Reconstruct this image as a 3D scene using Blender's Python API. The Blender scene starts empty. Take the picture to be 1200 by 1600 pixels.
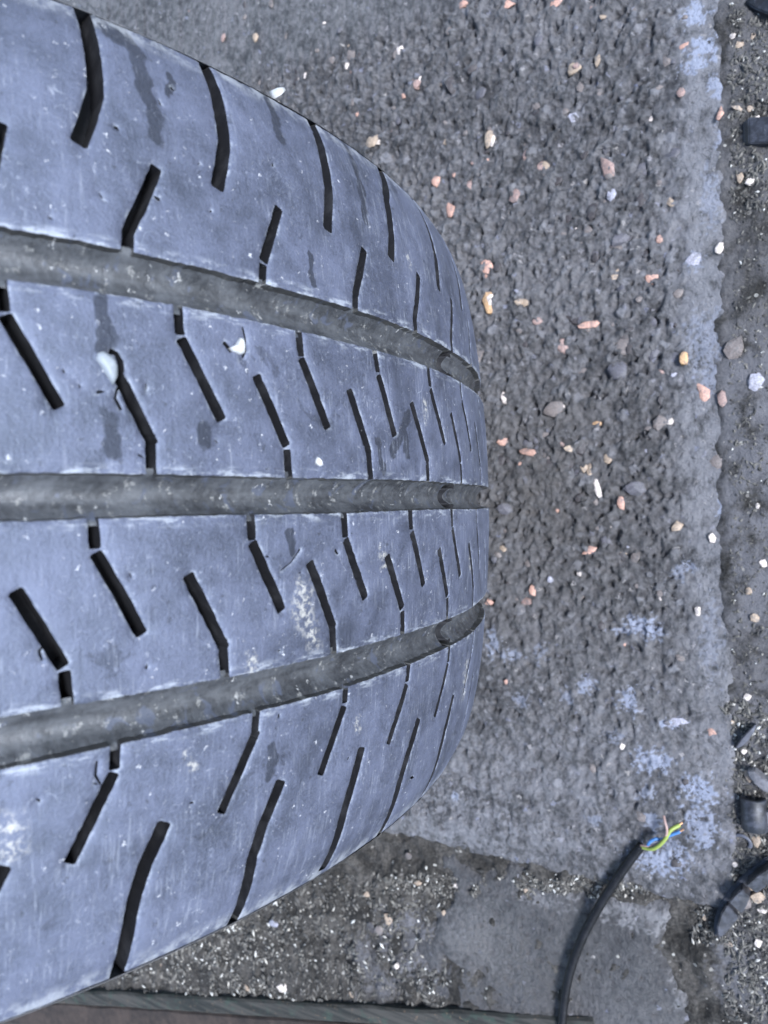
import bpy, bmesh, math, random
import numpy as np
from mathutils import Vector, Matrix
from mathutils.geometry import delaunay_2d_cdt

random.seed(7)
rng = np.random.default_rng(11)
SC = bpy.context.scene
COL = SC.collection

# ------------------------------------------------------------------ camera
S = 0.05                       # spacing of the tread grooves in metres
RT = 6.1394 * S                # tyre radius
CROWN = 0.04445                # crown drop (in groove spacings)
DELTA = math.radians(10.46)
PHI, PIT = 0.3 + DELTA, 4.00624 + DELTA
YAW, ROLL = 0.00625, 0.01994
FPX = 1164.0
CAMPOS = np.array([9.4758 * math.cos(PHI) * S, -0.0716 * S, 9.4758 * math.sin(PHI) * S + RT])

def _rot(ax, a):
    c, s = math.cos(a), math.sin(a)
    return np.array([[1, 0, 0], [0, c, -s], [0, s, c]]) if ax == 'x' else np.array([[c, -s, 0], [s, c, 0], [0, 0, 1]])
_d = np.array([math.cos(PIT), 0, math.sin(PIT)])
_up = np.array([0., 1., 0.])
CAMR = _rot('z', ROLL) @ _rot('x', YAW) @ np.stack([np.cross(_d, _up), _up, -_d], 0)   # rows: right, up, back

cam = bpy.data.cameras.new('camera')
cam_o = bpy.data.objects.new('camera', cam)
COL.objects.link(cam_o)
M = Matrix([list(CAMR[:, i]) + [CAMPOS[i]] for i in range(3)] + [[0, 0, 0, 1]])
cam_o.matrix_world = M
cam.sensor_fit = 'VERTICAL'
cam.sensor_height = 24.0
cam.sensor_width = 18.0
cam.lens = 24.0 * FPX / 1600.0
cam.clip_start = 0.01
cam.clip_end = 500
cam.dof.use_dof = True
cam.dof.focus_distance = 0.285
cam.dof.aperture_fstop = 12.0
SC.camera = cam_o
SC.cycles.max_bounces = 4
SC.cycles.diffuse_bounces = 2
SC.cycles.glossy_bounces = 2
SC.cycles.caustics_reflective = False

# ------------------------------------------------------------------ sky, sun, exposure
SUN_EL, SUN_AZ = math.radians(48), math.radians(-5)      # azimuth measured from +X towards +Y
world = bpy.data.worlds.new('World')
SC.world = world
world.use_nodes = True
wn = world.node_tree.nodes
wl = world.node_tree.links
sky = wn.new('ShaderNodeTexSky')
sky.sky_type = 'NISHITA'
sky.sun_disc = False
sky.sun_elevation = SUN_EL
sky.sun_rotation = math.pi / 2 - SUN_AZ
sky.air_density = 1.0
sky.dust_density = 1.0
sky.ozone_density = 1.0
wl.new(sky.outputs[0], wn['Background'].inputs[0])
wn['Background'].inputs[1].default_value = 0.07
sun = bpy.data.lights.new('sun', 'SUN')
sun.energy = 1.5
sun.angle = math.radians(18)
sun.color = (0.83, 0.885, 1.0)
sun_o = bpy.data.objects.new('sun', sun)
COL.objects.link(sun_o)
sd = Vector((math.cos(SUN_EL) * math.cos(SUN_AZ), math.cos(SUN_EL) * math.sin(SUN_AZ), math.sin(SUN_EL)))
sun_o.rotation_euler = sd.to_track_quat('Z', 'Y').to_euler()
sun_o.location = (1.5, -0.6, 2)
vs = SC.view_settings
vs.view_transform = 'Standard'
vs.look = 'None'
vs.gamma = 1.0
vs.use_curve_mapping = False
vs.exposure = 2.45

# ------------------------------------------------------------------ helpers
def ray(px, py):
    v = np.array([(px - 600) / FPX, -(py - 800) / FPX, -1.0])
    return v @ CAMR

def ground_at(px, py, z=0.0):
    d = ray(px, py)
    t = (z - CAMPOS[2]) / d[2]
    return CAMPOS + d * t

ZEND = 2.315
HC, HO = 0.09725, 0.1077
def prof(v):
    """tread radius in groove spacings at lateral position v"""
    v = np.asarray(v, float)
    a = np.clip(np.abs(v) - 1.3566, 0, None)
    return 6.1394 - CROWN * v ** 2 - 0.1413 * a ** 4.2086

def tread_at(px, py):
    """pixel -> (u, v) on the tread, in groove spacings (u = theta * R)"""
    d = ray(px, py)
    c = (CAMPOS - np.array([0, 0, RT])) / S
    ts = np.linspace(1.5, 12, 8000)
    P = c[None] + d[None] * ts[:, None]
    f = np.hypot(P[:, 0], P[:, 2]) - np.where(np.abs(P[:, 1]) < 2.6, prof(P[:, 1]), 0)
    i = np.argmax(f < 0)
    if f[i] >= 0:
        i = np.argmin(f)
    p = P[i]
    return math.atan2(p[2], p[0]) * 6.1394, p[1]

def on_tread(u, v, depth=0.0):
    th = np.asarray(u) / 6.1394
    r = (prof(v) - depth) * S
    return np.stack([r * np.cos(th), np.asarray(v) * S + 0 * th, RT + r * np.sin(th)], -1)

def link(name, me, parent=None, mats=()):
    o = bpy.data.objects.new(name, me)
    COL.objects.link(o)
    if parent is not None:
        o.parent = parent
    for m in mats:
        me.materials.append(m)
    return o

def mesh_np(name, V, F, smooth=True):
    me = bpy.data.meshes.new(name)
    me.from_pydata([tuple(p) for p in V], [], [tuple(f) for f in F])
    if smooth:
        me.polygons.foreach_set('use_smooth', [True] * len(me.polygons))
    me.update()
    return me

def grid_mesh(name, P):
    """P: (n, m, 3) array -> fast quad grid mesh"""
    n, m = P.shape[:2]
    me = bpy.data.meshes.new(name)
    idx = np.arange(n * m).reshape(n, m)
    q = np.stack([idx[:-1, :-1], idx[1:, :-1], idx[1:, 1:], idx[:-1, 1:]], -1).reshape(-1, 4)
    me.vertices.add(n * m)
    me.vertices.foreach_set('co', P.reshape(-1).astype(np.float32))
    me.loops.add(q.size)
    me.loops.foreach_set('vertex_index', q.reshape(-1).astype(np.int32))
    me.polygons.add(len(q))
    me.polygons.foreach_set('loop_start', np.arange(0, q.size, 4, dtype=np.int32))
    me.polygons.foreach_set('use_smooth', np.ones(len(q), bool))
    me.update(calc_edges=True)
    me.validate()
    return me

def attr(me, name, vals):
    a = me.attributes.new(name, 'FLOAT', 'POINT')
    a.data.foreach_set('value', np.asarray(vals, np.float32).reshape(-1))

def tag(o, label=None, cat=None, group=None, kind=None):
    if label: o['label'] = label
    if cat: o['category'] = cat
    if group: o['group'] = group
    if kind: o['kind'] = kind
    return o

_lat = rng.random((512, 512))
_latg = rng.random((512, 512)) * 2 * math.pi
def gnoise(x, y):
    """gradient noise, about -0.7..0.7"""
    xi, yi = np.floor(x).astype(int), np.floor(y).astype(int)
    fx, fy = x - xi, y - yi
    sx, sy = fx * fx * fx * (fx * (fx * 6 - 15) + 10), fy * fy * fy * (fy * (fy * 6 - 15) + 10)
    def g(a, b):
        an = _latg[(xi + a) % 512, (yi + b) % 512]
        return np.cos(an) * (fx - a) + np.sin(an) * (fy - b)
    return (g(0, 0) * (1 - sx) + g(1, 0) * sx) * (1 - sy) + (g(0, 1) * (1 - sx) + g(1, 1) * sx) * sy

def fbm(x, y, oct=4, gain=0.5):
    s, a, t = 0, 1.0, 0
    for k in range(oct):
        s = s + a * gnoise(x * 2 ** k + 17.3 * k, y * 2 ** k + 9.1 * k)
        a *= gain
    return s

def sstep(a, b, x):
    t = np.clip((x - a) / (b - a), 0, 1)
    return t * t * (3 - 2 * t)

# ------------------------------------------------------------------ materials
class NT:
    def __init__(self, name, flat=False):
        self.flat = flat          # flat: textures are evaluated in the plane of the surface
        self.m = bpy.data.materials.new(name)
        self.m.use_nodes = True
        self.t = self.m.node_tree
        self.t.nodes.clear()
        self.out = self.n('ShaderNodeOutputMaterial')
        self.b = self.n('ShaderNodeBsdfPrincipled')
        self.l(self.b.outputs[0], self.out.inputs[0])
    def n(self, t, **k):
        nd = self.t.nodes.new(t)
        if self.flat and t == 'ShaderNodeTexNoise': nd.noise_dimensions = '2D'
        if self.flat and t == 'ShaderNodeTexVoronoi': nd.voronoi_dimensions = '2D'
        for a, v in k.items():
            setattr(nd, a, v)
        return nd
    def l(self, a, b):
        self.t.links.new(a, b)
    def put(self, sock, v):
        if hasattr(v, 'links') or isinstance(v, bpy.types.NodeSocket):
            self.l(v, sock)
        elif isinstance(v, tuple) and len(v) == 3 and sock.type == 'RGBA':
            sock.default_value = (*v, 1)
        else:
            sock.default_value = v
    def math(self, op, a, b=None, c=None, clamp=False):
        nd = self.n('ShaderNodeMath', operation=op, use_clamp=clamp)
        self.put(nd.inputs[0], a)
        if b is not None: self.put(nd.inputs[1], b)
        if c is not None: self.put(nd.inputs[2], c)
        return nd.outputs[0]
    def noise(self, vec, scale, detail=4, rough=0.5, dist=0.0):
        nd = self.n('ShaderNodeTexNoise')
        if vec is not None: self.l(vec, nd.inputs['Vector'])
        nd.inputs['Scale'].default_value = scale
        nd.inputs['Detail'].default_value = detail
        nd.inputs['Roughness'].default_value = rough
        nd.inputs['Distortion'].default_value = dist
        return nd.outputs[0]
    def vor(self, vec, scale, feature='F1', out='Distance', rand=1.0):
        nd = self.n('ShaderNodeTexVoronoi', feature=feature)
        if vec is not None: self.l(vec, nd.inputs['Vector'])
        nd.inputs['Scale'].default_value = scale
        nd.inputs['Randomness'].default_value = rand
        return nd.outputs[out]
    def ramp(self, x, a, b, lo=0.0, hi=1.0):
        nd = self.n('ShaderNodeMapRange', interpolation_type='SMOOTHSTEP')
        self.put(nd.inputs[0], x)
        for i, v in enumerate((a, b, lo, hi)):
            nd.inputs[i + 1].default_value = v
        return nd.outputs[0]
    def mix(self, f, a, b):
        nd = self.n('ShaderNodeMix', data_type='RGBA')
        self.put(nd.inputs[0], f)
        self.put(nd.inputs[6], a)
        self.put(nd.inputs[7], b)
        return nd.outputs[2]
    def vmap(self, vec, scale=(1, 1, 1), loc=(0, 0, 0), rotz=0):
        nd = self.n('ShaderNodeMapping')
        self.l(vec, nd.inputs[0])
        nd.inputs[1].default_value = loc
        nd.inputs[2].default_value = (0, 0, rotz)
        nd.inputs[3].default_value = scale
        return nd.outputs[0]
    def bump(self, h, strength, dist, normal=None):
        nd = self.n('ShaderNodeBump')
        nd.inputs['Strength'].default_value = strength
        nd.inputs['Distance'].default_value = dist
        self.l(h, nd.inputs['Height'])
        if normal is not None: self.l(normal, nd.inputs['Normal'])
        return nd.outputs[0]
    def attr(self, name):
        return self.n('ShaderNodeAttribute', attribute_name=name).outputs['Fac']
    def set(self, color=None, rough=None, normal=None, spec=None):
        if color is not None: self.put(self.b.inputs['Base Color'], color)
        if rough is not None: self.put(self.b.inputs['Roughness'], rough)
        if normal is not None: self.l(normal, self.b.inputs['Normal'])
        if spec is not None: self.put(self.b.inputs['Specular IOR Level'], spec)
        return self.m

def rgb(r, g, b):
    return (r, g, b, 1.0)

def stain_capsule(t, uv, p0, p1, w, soft):
    """mask of a capsule-shaped smear from p0 to p1 in tread coordinates"""
    sep = t.n('ShaderNodeSeparateXYZ')
    t.l(uv, sep.inputs[0])
    dx, dy = p1[0] - p0[0], p1[1] - p0[1]
    L2 = dx * dx + dy * dy
    ax = t.math('SUBTRACT', sep.outputs[0], p0[0])
    ay = t.math('SUBTRACT', sep.outputs[1], p0[1])
    h = t.math('DIVIDE', t.math('ADD', t.math('MULTIPLY', ax, dx), t.math('MULTIPLY', ay, dy)), L2, clamp=True)
    ex = t.math('SUBTRACT', ax, t.math('MULTIPLY', h, dx))
    ey = t.math('SUBTRACT', ay, t.math('MULTIPLY', h, dy))
    d = t.math('SQRT', t.math('ADD', t.math('MULTIPLY', ex, ex), t.math('MULTIPLY', ey, ey)))
    return t.ramp(d, w, w + soft, 1.0, 0.0)

def rubber_tread():
    t = NT('worn_dusty_rubber', True)
    uv = t.n('ShaderNodeUVMap', uv_map='tread').outputs[0]     # groove-spacing units
    dist = t.n('ShaderNodeTexNoise')
    t.l(uv, dist.inputs['Vector'])
    dist.inputs['Scale'].default_value = 9
    dist.inputs['Detail'].default_value = 4
    off = t.n('ShaderNodeVectorMath', operation='SCALE')
    sub = t.n('ShaderNodeVectorMath', operation='SUBTRACT')
    t.l(dist.outputs['Color'], sub.inputs[0]); sub.inputs[1].default_value = (.5, .5, .5)
    t.l(sub.outputs[0], off.inputs[0]); off.inputs['Scale'].default_value = 0.10
    wv = t.n('ShaderNodeVectorMath', operation='ADD')
    t.l(uv, wv.inputs[0]); t.l(off.outputs[0], wv.inputs[1])
    wuv = wv.outputs[0]
    big = t.noise(uv, 1.6, 5, 0.55)
    med = t.noise(uv, 7, 5, 0.6)
    fine = t.noise(uv, 60, 4, 0.65)
    grain = t.noise(uv, 230, 2, 0.7)
    streak = t.noise(t.vmap(uv, (26, 2.6, 1)), 1.0, 5, 0.6)     # scuffs across the tread
    circ = t.noise(t.vmap(uv, (2.0, 30, 1)), 1.0, 4, 0.6)
    dust = t.math('ADD', t.math('MULTIPLY', big, 0.55), t.math('ADD', t.math('MULTIPLY', med, 0.45), t.math('ADD', t.math('MULTIPLY', streak, 0.10), t.math('ADD', t.math('MULTIPLY', fine, 0.38), t.math('MULTIPLY', grain, 0.30)))))
    dust = t.ramp(dust, 0.58, 1.14)
    col = t.mix(dust, rgb(0.022, 0.024, 0.034), rgb(0.080, 0.087, 0.124))
    # dark, damp smears
    total = None
    for (a, b, w) in STAINS:
        pa, pb = tread_at(*a), tread_at(*b)
        m = stain_capsule(t, wuv, pa, pb, w * 0.55, w * 0.35)
        total = m if total is None else t.math('MAXIMUM', total, m)
    patch = t.noise(uv, 2.4, 6, 0.62, 0.6)
    patch = t.math('MULTIPLY', t.ramp(patch, 0.66, 0.70), 0.55)
    st = t.math('MULTIPLY', total, t.ramp(med, 0.25, 0.6, 0.75, 1.0))
    st = t.math('MAXIMUM', st, patch)
    col = t.mix(t.math('MULTIPLY', st, 0.80), col, rgb(0.020, 0.022, 0.027))
    # light scuffing, denser in patches
    sc = t.math('MULTIPLY', t.ramp(streak, 0.58, 0.75), t.ramp(t.noise(uv, 3.1, 3, 0.5), 0.5, 0.72))
    sc2 = t.math('MULTIPLY', t.ramp(t.noise(uv, 28, 5, 0.75), 0.60, 0.72), t.ramp(t.noise(uv, 1.9, 4, 0.6), 0.50, 0.70))
    fs = t.noise(t.vmap(uv, (70, 5, 1)), 1.0, 4, 0.6)
    sc3 = t.math('MULTIPLY', t.ramp(fs, 0.62, 0.70), t.ramp(t.noise(uv, 2.6, 4, 0.6), 0.44, 0.66))
    light = t.math('MAXIMUM', t.math('MAXIMUM', t.math('MULTIPLY', sc, 0.5), t.math('MULTIPLY', sc2, 0.6)), t.math('MULTIPLY', sc3, 0.35))
    # hair-thin pale scratches
    wav = t.noise(t.vmap(uv, (5, 5, 1), rotz=.5), 1.0, 2, 0.5, 0.8)
    hair = t.math('MULTIPLY', t.ramp(t.math('ABSOLUTE', t.math('SUBTRACT', wav, 0.52)), 0.001, 0.004, 1.0, 0.0), t.ramp(t.noise(uv, 3.7, 3, 0.5), 0.58, 0.66))
    light = t.math('MAXIMUM', light, t.math('MULTIPLY', hair, 0.7))
    sepu = t.n('ShaderNodeSeparateXYZ'); t.l(uv, sepu.inputs[0])
    worn = t.math('MAXIMUM', t.ramp(sepu.outputs[0], WORN_U + 1.2, WORN_U, 0.0, 1.0), t.math('MULTIPLY', t.ramp(sepu.outputs[1], -1.1, -1.7), 0.7))
    w1 = t.math('MULTIPLY', t.ramp(t.noise(t.vmap(uv, (60, 4, 1)), 1.0, 6, 0.75), 0.52, 0.66), t.ramp(t.noise(uv, 6, 4, 0.6), 0.40, 0.62))
    light = t.math('MAXIMUM', light, t.math('MULTIPLY', t.math('MULTIPLY', w1, worn), 0.6))
    # cement-like smudges
    sm = None
    for (a, w) in SMUDGES:
        pa = tread_at(*a)
        m = stain_capsule(t, wuv, (pa[0], pa[1] - w * .6), (pa[0] + .02, pa[1] + w * .6), w * 0.1, w * 0.8)
        sm = m if sm is None else t.math('MAXIMUM', sm, m)
    sm = t.math('MULTIPLY', sm, t.ramp(t.noise(uv, 26, 6, 0.75), 0.46, 0.60))
    col = t.mix(t.math('MULTIPLY', sm, 0.65), col, rgb(0.42, 0.40, 0.34))
    # white grit specks
    swv = t.n('ShaderNodeVectorMath', operation='ADD')
    sof = t.n('ShaderNodeVectorMath', operation='SCALE')
    snz = t.n('ShaderNodeTexNoise'); t.l(uv, snz.inputs['Vector']); snz.inputs['Scale'].default_value = 55
    t.l(snz.outputs['Color'], sof.inputs[0]); sof.inputs['Scale'].default_value = 0.05
    t.l(uv, swv.inputs[0]); t.l(sof.outputs[0], swv.inputs[1])
    suv = swv.outputs[0]
    v = t.vor(suv, 15)
    vc = t.n('ShaderNodeTexVoronoi'); t.l(suv, vc.inputs['Vector']); vc.inputs['Scale'].default_value = 15
    rnd = t.n('ShaderNodeSeparateColor'); t.l(vc.outputs['Color'], rnd.inputs[0])
    spk = t.math('MULTIPLY', t.math('LESS_THAN', v, t.math('MULTIPLY', rnd.outputs[1], 0.09)), t.math('GREATER_THAN', rnd.outputs[0], 0.80))
    vs2 = t.n('ShaderNodeTexVoronoi'); t.l(suv, vs2.inputs['Vector']); vs2.inputs['Scale'].default_value = 42
    r2 = t.n('ShaderNodeSeparateColor'); t.l(vs2.outputs['Color'], r2.inputs[0])
    spk2 = t.math('MULTIPLY', t.math('LESS_THAN', vs2.outputs['Distance'], t.math('MULTIPLY', r2.outputs[1], 0.22)), t.math('GREATER_THAN', r2.outputs[0], 0.86))
    col = t.mix(t.math('MULTIPLY', light, 0.8), col, rgb(0.24, 0.255, 0.29))
    col = t.mix(t.math('MULTIPLY', spk2, 0.5), col, rgb(0.26, 0.27, 0.30))
    col = t.mix(t.math('MULTIPLY', spk, 0.9), col, rgb(0.45, 0.45, 0.46))
    # pale feathered wear on every edge
    edge = t.attr('edge')
    edge = t.math('MULTIPLY', edge, t.ramp(t.noise(uv, 13, 5, 0.75), 0.46, 0.68))
    col = t.mix(t.math('MULTIPLY', edge, 0.38), col, rgb(0.40, 0.43, 0.46))
    sepv = t.n('ShaderNodeSeparateXYZ'); t.l(uv, sepv.inputs[0])
    av = t.math('ABSOLUTE', sepv.outputs[1])
    rim = t.math('MULTIPLY', t.ramp(av, ZEND - 0.14, ZEND - 0.03), t.ramp(t.noise(uv, 8, 5, 0.7), 0.40, 0.62))
    col = t.mix(t.math('MULTIPLY', rim, 0.6), col, rgb(0.30, 0.31, 0.32))
    # worn lips of the grooves
    lipd = t.math('MINIMUM', t.math('ABSOLUTE', t.math('SUBTRACT', t.math('ABSOLUTE', t.math('SUBTRACT', av, 1.0)), HO)), t.math('ABSOLUTE', t.math('SUBTRACT', av, HC)))
    lip = t.math('MULTIPLY', t.ramp(lipd, 0.012, 0.06, 1.0, 0.0), t.ramp(t.noise(t.vmap(uv, (6, 22, 1)), 1.0, 5, 0.7), 0.48, 0.66))
    col = t.mix(t.math('MULTIPLY', lip, 0.55), col, rgb(0.36, 0.38, 0.40))
    # tiny dark pocks
    pk = t.n('ShaderNodeTexVoronoi'); t.l(suv, pk.inputs['Vector']); pk.inputs['Scale'].default_value = 11
    pr = t.n('ShaderNodeSeparateColor'); t.l(pk.outputs['Color'], pr.inputs[0])
    pock = t.math('MULTIPLY', t.math('LESS_THAN', pk.outputs['Distance'], t.math('MULTIPLY', pr.outputs[1], 0.10)), t.math('GREATER_THAN', pr.outputs[0], 0.72))
    col = t.mix(t.math('MULTIPLY', pock, 0.75), col, rgb(0.02, 0.02, 0.024))
    # relief
    h = t.math('ADD', t.math('MULTIPLY', med, 0.6), t.math('ADD', t.math('MULTIPLY', fine, 0.40), t.math('MULTIPLY', streak, 0.16)))
    h = t.math('ADD', h, t.math('MULTIPLY', circ, 0.12))
    h = t.math('SUBTRACT', t.math('ADD', h, t.math('MULTIPLY', spk, 0.5)), t.math('MULTIPLY', pock, 0.6))
    nrm = t.bump(h, 0.55, 0.0009)
    rough = t.math('SUBTRACT', t.math('ADD', 0.47, t.math('ADD', t.math('MULTIPLY', fine, 0.16), t.math('MULTIPLY', dust, 0.10))), t.math('MULTIPLY', st, 0.10))
    t.b.inputs['Specular Tint'].default_value = (0.70, 0.81, 1.0, 1)
    return t.set(col, rough, nrm, t.math('SUBTRACT', 1.0, t.math('MULTIPLY', st, 0.65)))

def rubber_dark():  # undusted rubber; shade inside cuts and slits is also put into its black
    t = NT('clean_shaded_rubber')
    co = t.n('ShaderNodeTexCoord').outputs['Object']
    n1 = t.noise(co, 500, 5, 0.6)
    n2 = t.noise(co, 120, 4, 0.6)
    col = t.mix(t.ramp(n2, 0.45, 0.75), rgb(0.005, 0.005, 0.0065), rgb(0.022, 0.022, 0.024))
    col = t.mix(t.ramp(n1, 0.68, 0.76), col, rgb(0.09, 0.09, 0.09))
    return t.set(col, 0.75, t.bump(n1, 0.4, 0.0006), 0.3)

def groove_dust(name='groove_dust', a=(0.019, 0.020, 0.022), b=(0.084, 0.089, 0.096)):
    t = NT(name, True)
    uv = t.n('ShaderNodeUVMap', uv_map='tread').outputs[0]
    n1 = t.noise(uv, 5, 6, 0.65, 0.3)
    n2 = t.noise(uv, 30, 5, 0.7)
    n3 = t.noise(t.vmap(uv, (2, 14, 1)), 1.3, 5, 0.6)
    f = t.ramp(t.math('ADD', t.math('MULTIPLY', n1, 0.55), t.math('ADD', t.math('MULTIPLY', n2, 0.40), t.math('MULTIPLY', n3, 0.45))), 0.42, 1.0)
    col = t.mix(f, rgb(*a), rgb(*b))
    col = t.mix(t.ramp(t.noise(uv, 9, 5, 0.6, 0.5), 0.60, 0.68), col, rgb(0.060, 0.068, 0.090))
    col = t.mix(t.math('MULTIPLY', t.ramp(t.noise(uv, 13, 6, 0.75), 0.60, 0.68), 0.8), col, rgb(0.22, 0.22, 0.21))
    wn_ = t.n('ShaderNodeTexNoise'); t.l(uv, wn_.inputs['Vector']); wn_.inputs['Scale'].default_value = 40
    ws_ = t.n('ShaderNodeVectorMath', operation='SCALE'); t.l(wn_.outputs['Color'], ws_.inputs[0]); ws_.inputs['Scale'].default_value = 0.07
    wa_ = t.n('ShaderNodeVectorMath', operation='ADD'); t.l(uv, wa_.inputs[0]); t.l(ws_.outputs[0], wa_.inputs[1])
    vc = t.n('ShaderNodeTexVoronoi'); t.l(wa_.outputs[0], vc.inputs['Vector']); vc.inputs['Scale'].default_value = 20
    r = t.n('ShaderNodeSeparateColor'); t.l(vc.outputs['Color'], r.inputs[0])
    spk = t.math('MULTIPLY', t.math('LESS_THAN', vc.outputs['Distance'], t.math('MULTIPLY', r.outputs[1], 0.18)), t.math('GREATER_THAN', r.outputs[0], 0.90))
    col = t.mix(t.math('MULTIPLY', spk, .8), col, rgb(0.38, 0.38, 0.37))
    h = t.math('ADD', n2, t.math('ADD', t.math('MULTIPLY', n1, 0.8), t.math('MULTIPLY', spk, 0.6)))
    return t.set(col, t.ramp(n1, .35, .65, .30, .52), t.bump(h, 0.35, 0.0008), 0.6)

def concrete(name, a, b, c, fleck=0.88):
    """a dark, b mid, c pale colour; attributes: paint, pale, grain"""
    t = NT(name, True)
    co = t.n('ShaderNodeTexCoord').outputs['Object']
    big = t.noise(co, 9, 5, 0.6)
    med = t.noise(co, 60, 6, 0.65)
    fine = t.noise(co, 330, 5, 0.7)
    vf = t.noise(co, 900, 4, 0.7)
    f = t.math('ADD', t.math('MULTIPLY', big, 0.45), t.math('ADD', t.math('MULTIPLY', med, 0.4), t.math('MULTIPLY', fine, 0.45)))
    lump = t.noise(t.vmap(co, (1.2, .85, 1), rotz=.5), 170, 4, 0.6)
    f = t.math('ADD', t.math('MULTIPLY', f, 0.7), t.math('MULTIPLY', lump, 0.45))
    col = t.mix(t.ramp(f, 0.50, 0.82), a, b)
    g = t.attr('grain')
    col = t.mix(t.ramp(g, 0.0, 1.0, 0.0, 0.65), col, c)
    col = t.mix(t.ramp(g, -1.0, 0.0, 0.7, 0.0), col, rgb(0.026, 0.025, 0.026))
    col = t.mix(t.math('MULTIPLY', t.math('MULTIPLY', t.attr('pale'), 0.75), t.ramp(med, 0.3, 0.6)), col, c)
    # small mineral flecks
    wn_ = t.n('ShaderNodeTexNoise'); t.l(co, wn_.inputs['Vector']); wn_.inputs['Scale'].default_value = 420
    ws_ = t.n('ShaderNodeVectorMath', operation='SCALE'); t.l(wn_.outputs['Color'], ws_.inputs[0]); ws_.inputs['Scale'].default_value = 0.006
    wa_ = t.n('ShaderNodeVectorMath', operation='ADD'); t.l(co, wa_.inputs[0]); t.l(ws_.outputs[0], wa_.inputs[1])
    vc = t.n('ShaderNodeTexVoronoi'); t.l(wa_.outputs[0], vc.inputs['Vector']); vc.inputs['Scale'].default_value = 230
    r = t.n('ShaderNodeSeparateColor'); t.l(vc.outputs['Color'], r.inputs[0])
    spk = t.math('MULTIPLY', t.math('LESS_THAN', vc.outputs['Distance'], t.math('MULTIPLY', r.outputs[1], 0.34)), t.math('GREATER_THAN', r.outputs[0], fleck))
    col = t.mix(t.math('MULTIPLY', spk, 0.75), col, t.mix(r.outputs[2], rgb(0.15, 0.16, 0.22), rgb(0.34, 0.31, 0.28)))
    dk = t.math('MULTIPLY', t.ramp(t.noise(co, 150, 5, 0.7, 0.4), 0.60, 0.68), 0.6)
    col = t.mix(dk, col, rgb(0.022, 0.021, 0.020))
    pm = t.attr('paint')
    col = t.mix(t.math('MULTIPLY', pm, t.ramp(t.math('ADD', t.math('MULTIPLY', fine, .6), t.math('MULTIPLY', med, .4)), 0.41, 0.47)), col, rgb(0.29, 0.315, 0.39))
    col = t.mix(t.math('MULTIPLY', t.attr('brown'), t.ramp(med, .35, .65, .25, .7)), col, rgb(0.072, 0.063, 0.054))
    h = t.math('ADD', t.math('MULTIPLY', fine, 1.0), t.math('ADD', t.math('MULTIPLY', vf, 0.4), t.math('MULTIPLY', med, 0.8)))
    return t.set(col, t.ramp(fine, 0.3, 0.7, 0.34, 0.70), t.bump(h, 1.0, 0.0028), 0.5)

def dirt_mat():
    t = NT('gritty_dirt', True)
    co = t.n('ShaderNodeTexCoord').outputs['Object']
    med = t.noise(co, 45, 6, 0.65)
    fine = t.noise(co, 420, 5, 0.75)
    col = t.mix(t.ramp(t.math('ADD', t.math('MULTIPLY', med, .6), t.math('MULTIPLY', fine, .5)), 0.42, 0.75), rgb(0.024, 0.022, 0.019), rgb(0.108, 0.099, 0.087))
    col = t.mix(t.math('MULTIPLY', t.attr('pale'), t.ramp(med, .3, .6)), col, rgb(0.150, 0.147, 0.156))
    vc = t.n('ShaderNodeTexVoronoi'); t.l(co, vc.inputs['Vector']); vc.inputs['Scale'].default_value = 300
    r = t.n('ShaderNodeSeparateColor'); t.l(vc.outputs['Color'], r.inputs[0])
    spk = t.math('MULTIPLY', t.math('LESS_THAN', vc.outputs['Distance'], t.math('MULTIPLY', r.outputs[1], 0.45)), t.math('GREATER_THAN', r.outputs[0], 0.93))
    col = t.mix(spk, col, t.mix(r.outputs[2], rgb(0.12, 0.11, 0.10), rgb(0.42, 0.40, 0.35)))
    h = t.math('ADD', fine, t.math('MULTIPLY', med, 0.5))
    return t.set(col, 0.9, t.bump(h, 0.9, 0.003), 0.25)

def simple(name, col, rough=0.6, vary=0.25, scale=300, bump=0.4, bd=0.0008, spec=0.4, metal=0.0):
    t = NT(name)
    co = t.n('ShaderNodeTexCoord').outputs['Object']
    n = t.noise(co, scale, 5, 0.65)
    n2 = t.noise(co, scale * 0.22, 4, 0.6)
    f = t.ramp(t.math('ADD', t.math('MULTIPLY', n, .5), t.math('MULTIPLY', n2, .5)), 0.35, 0.65)
    lo = tuple(c * (1 - vary) for c in col); hi = tuple(min(1, c * (1 + vary)) for c in col)
    c = t.mix(f, rgb(*lo), rgb(*hi))
    m = t.set(c, rough, t.bump(n, bump, bd), spec)
    t.b.inputs['Metallic'].default_value = metal
    return m

def plastic_dusty(name, base, dustc, amount=0.5):
    t = NT(name)
    co = t.n('ShaderNodeTexCoord').outputs['Object']
    geo = t.n('ShaderNodeNewGeometry')
    n = t.noise(co, 180, 6, 0.7)
    n2 = t.noise(co, 900, 4, 0.7)
    f = t.math('MULTIPLY', t.ramp(n, 0.40, 0.66), amount)
    c = t.mix(f, rgb(*base), rgb(*dustc))
    c = t.mix(t.math('MULTIPLY', t.ramp(n2, .66, .72), .7), c, rgb(.3, .3, .3))
    return t.set(c, 0.5, t.bump(n2, 0.3, 0.0005), 0.5)

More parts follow.
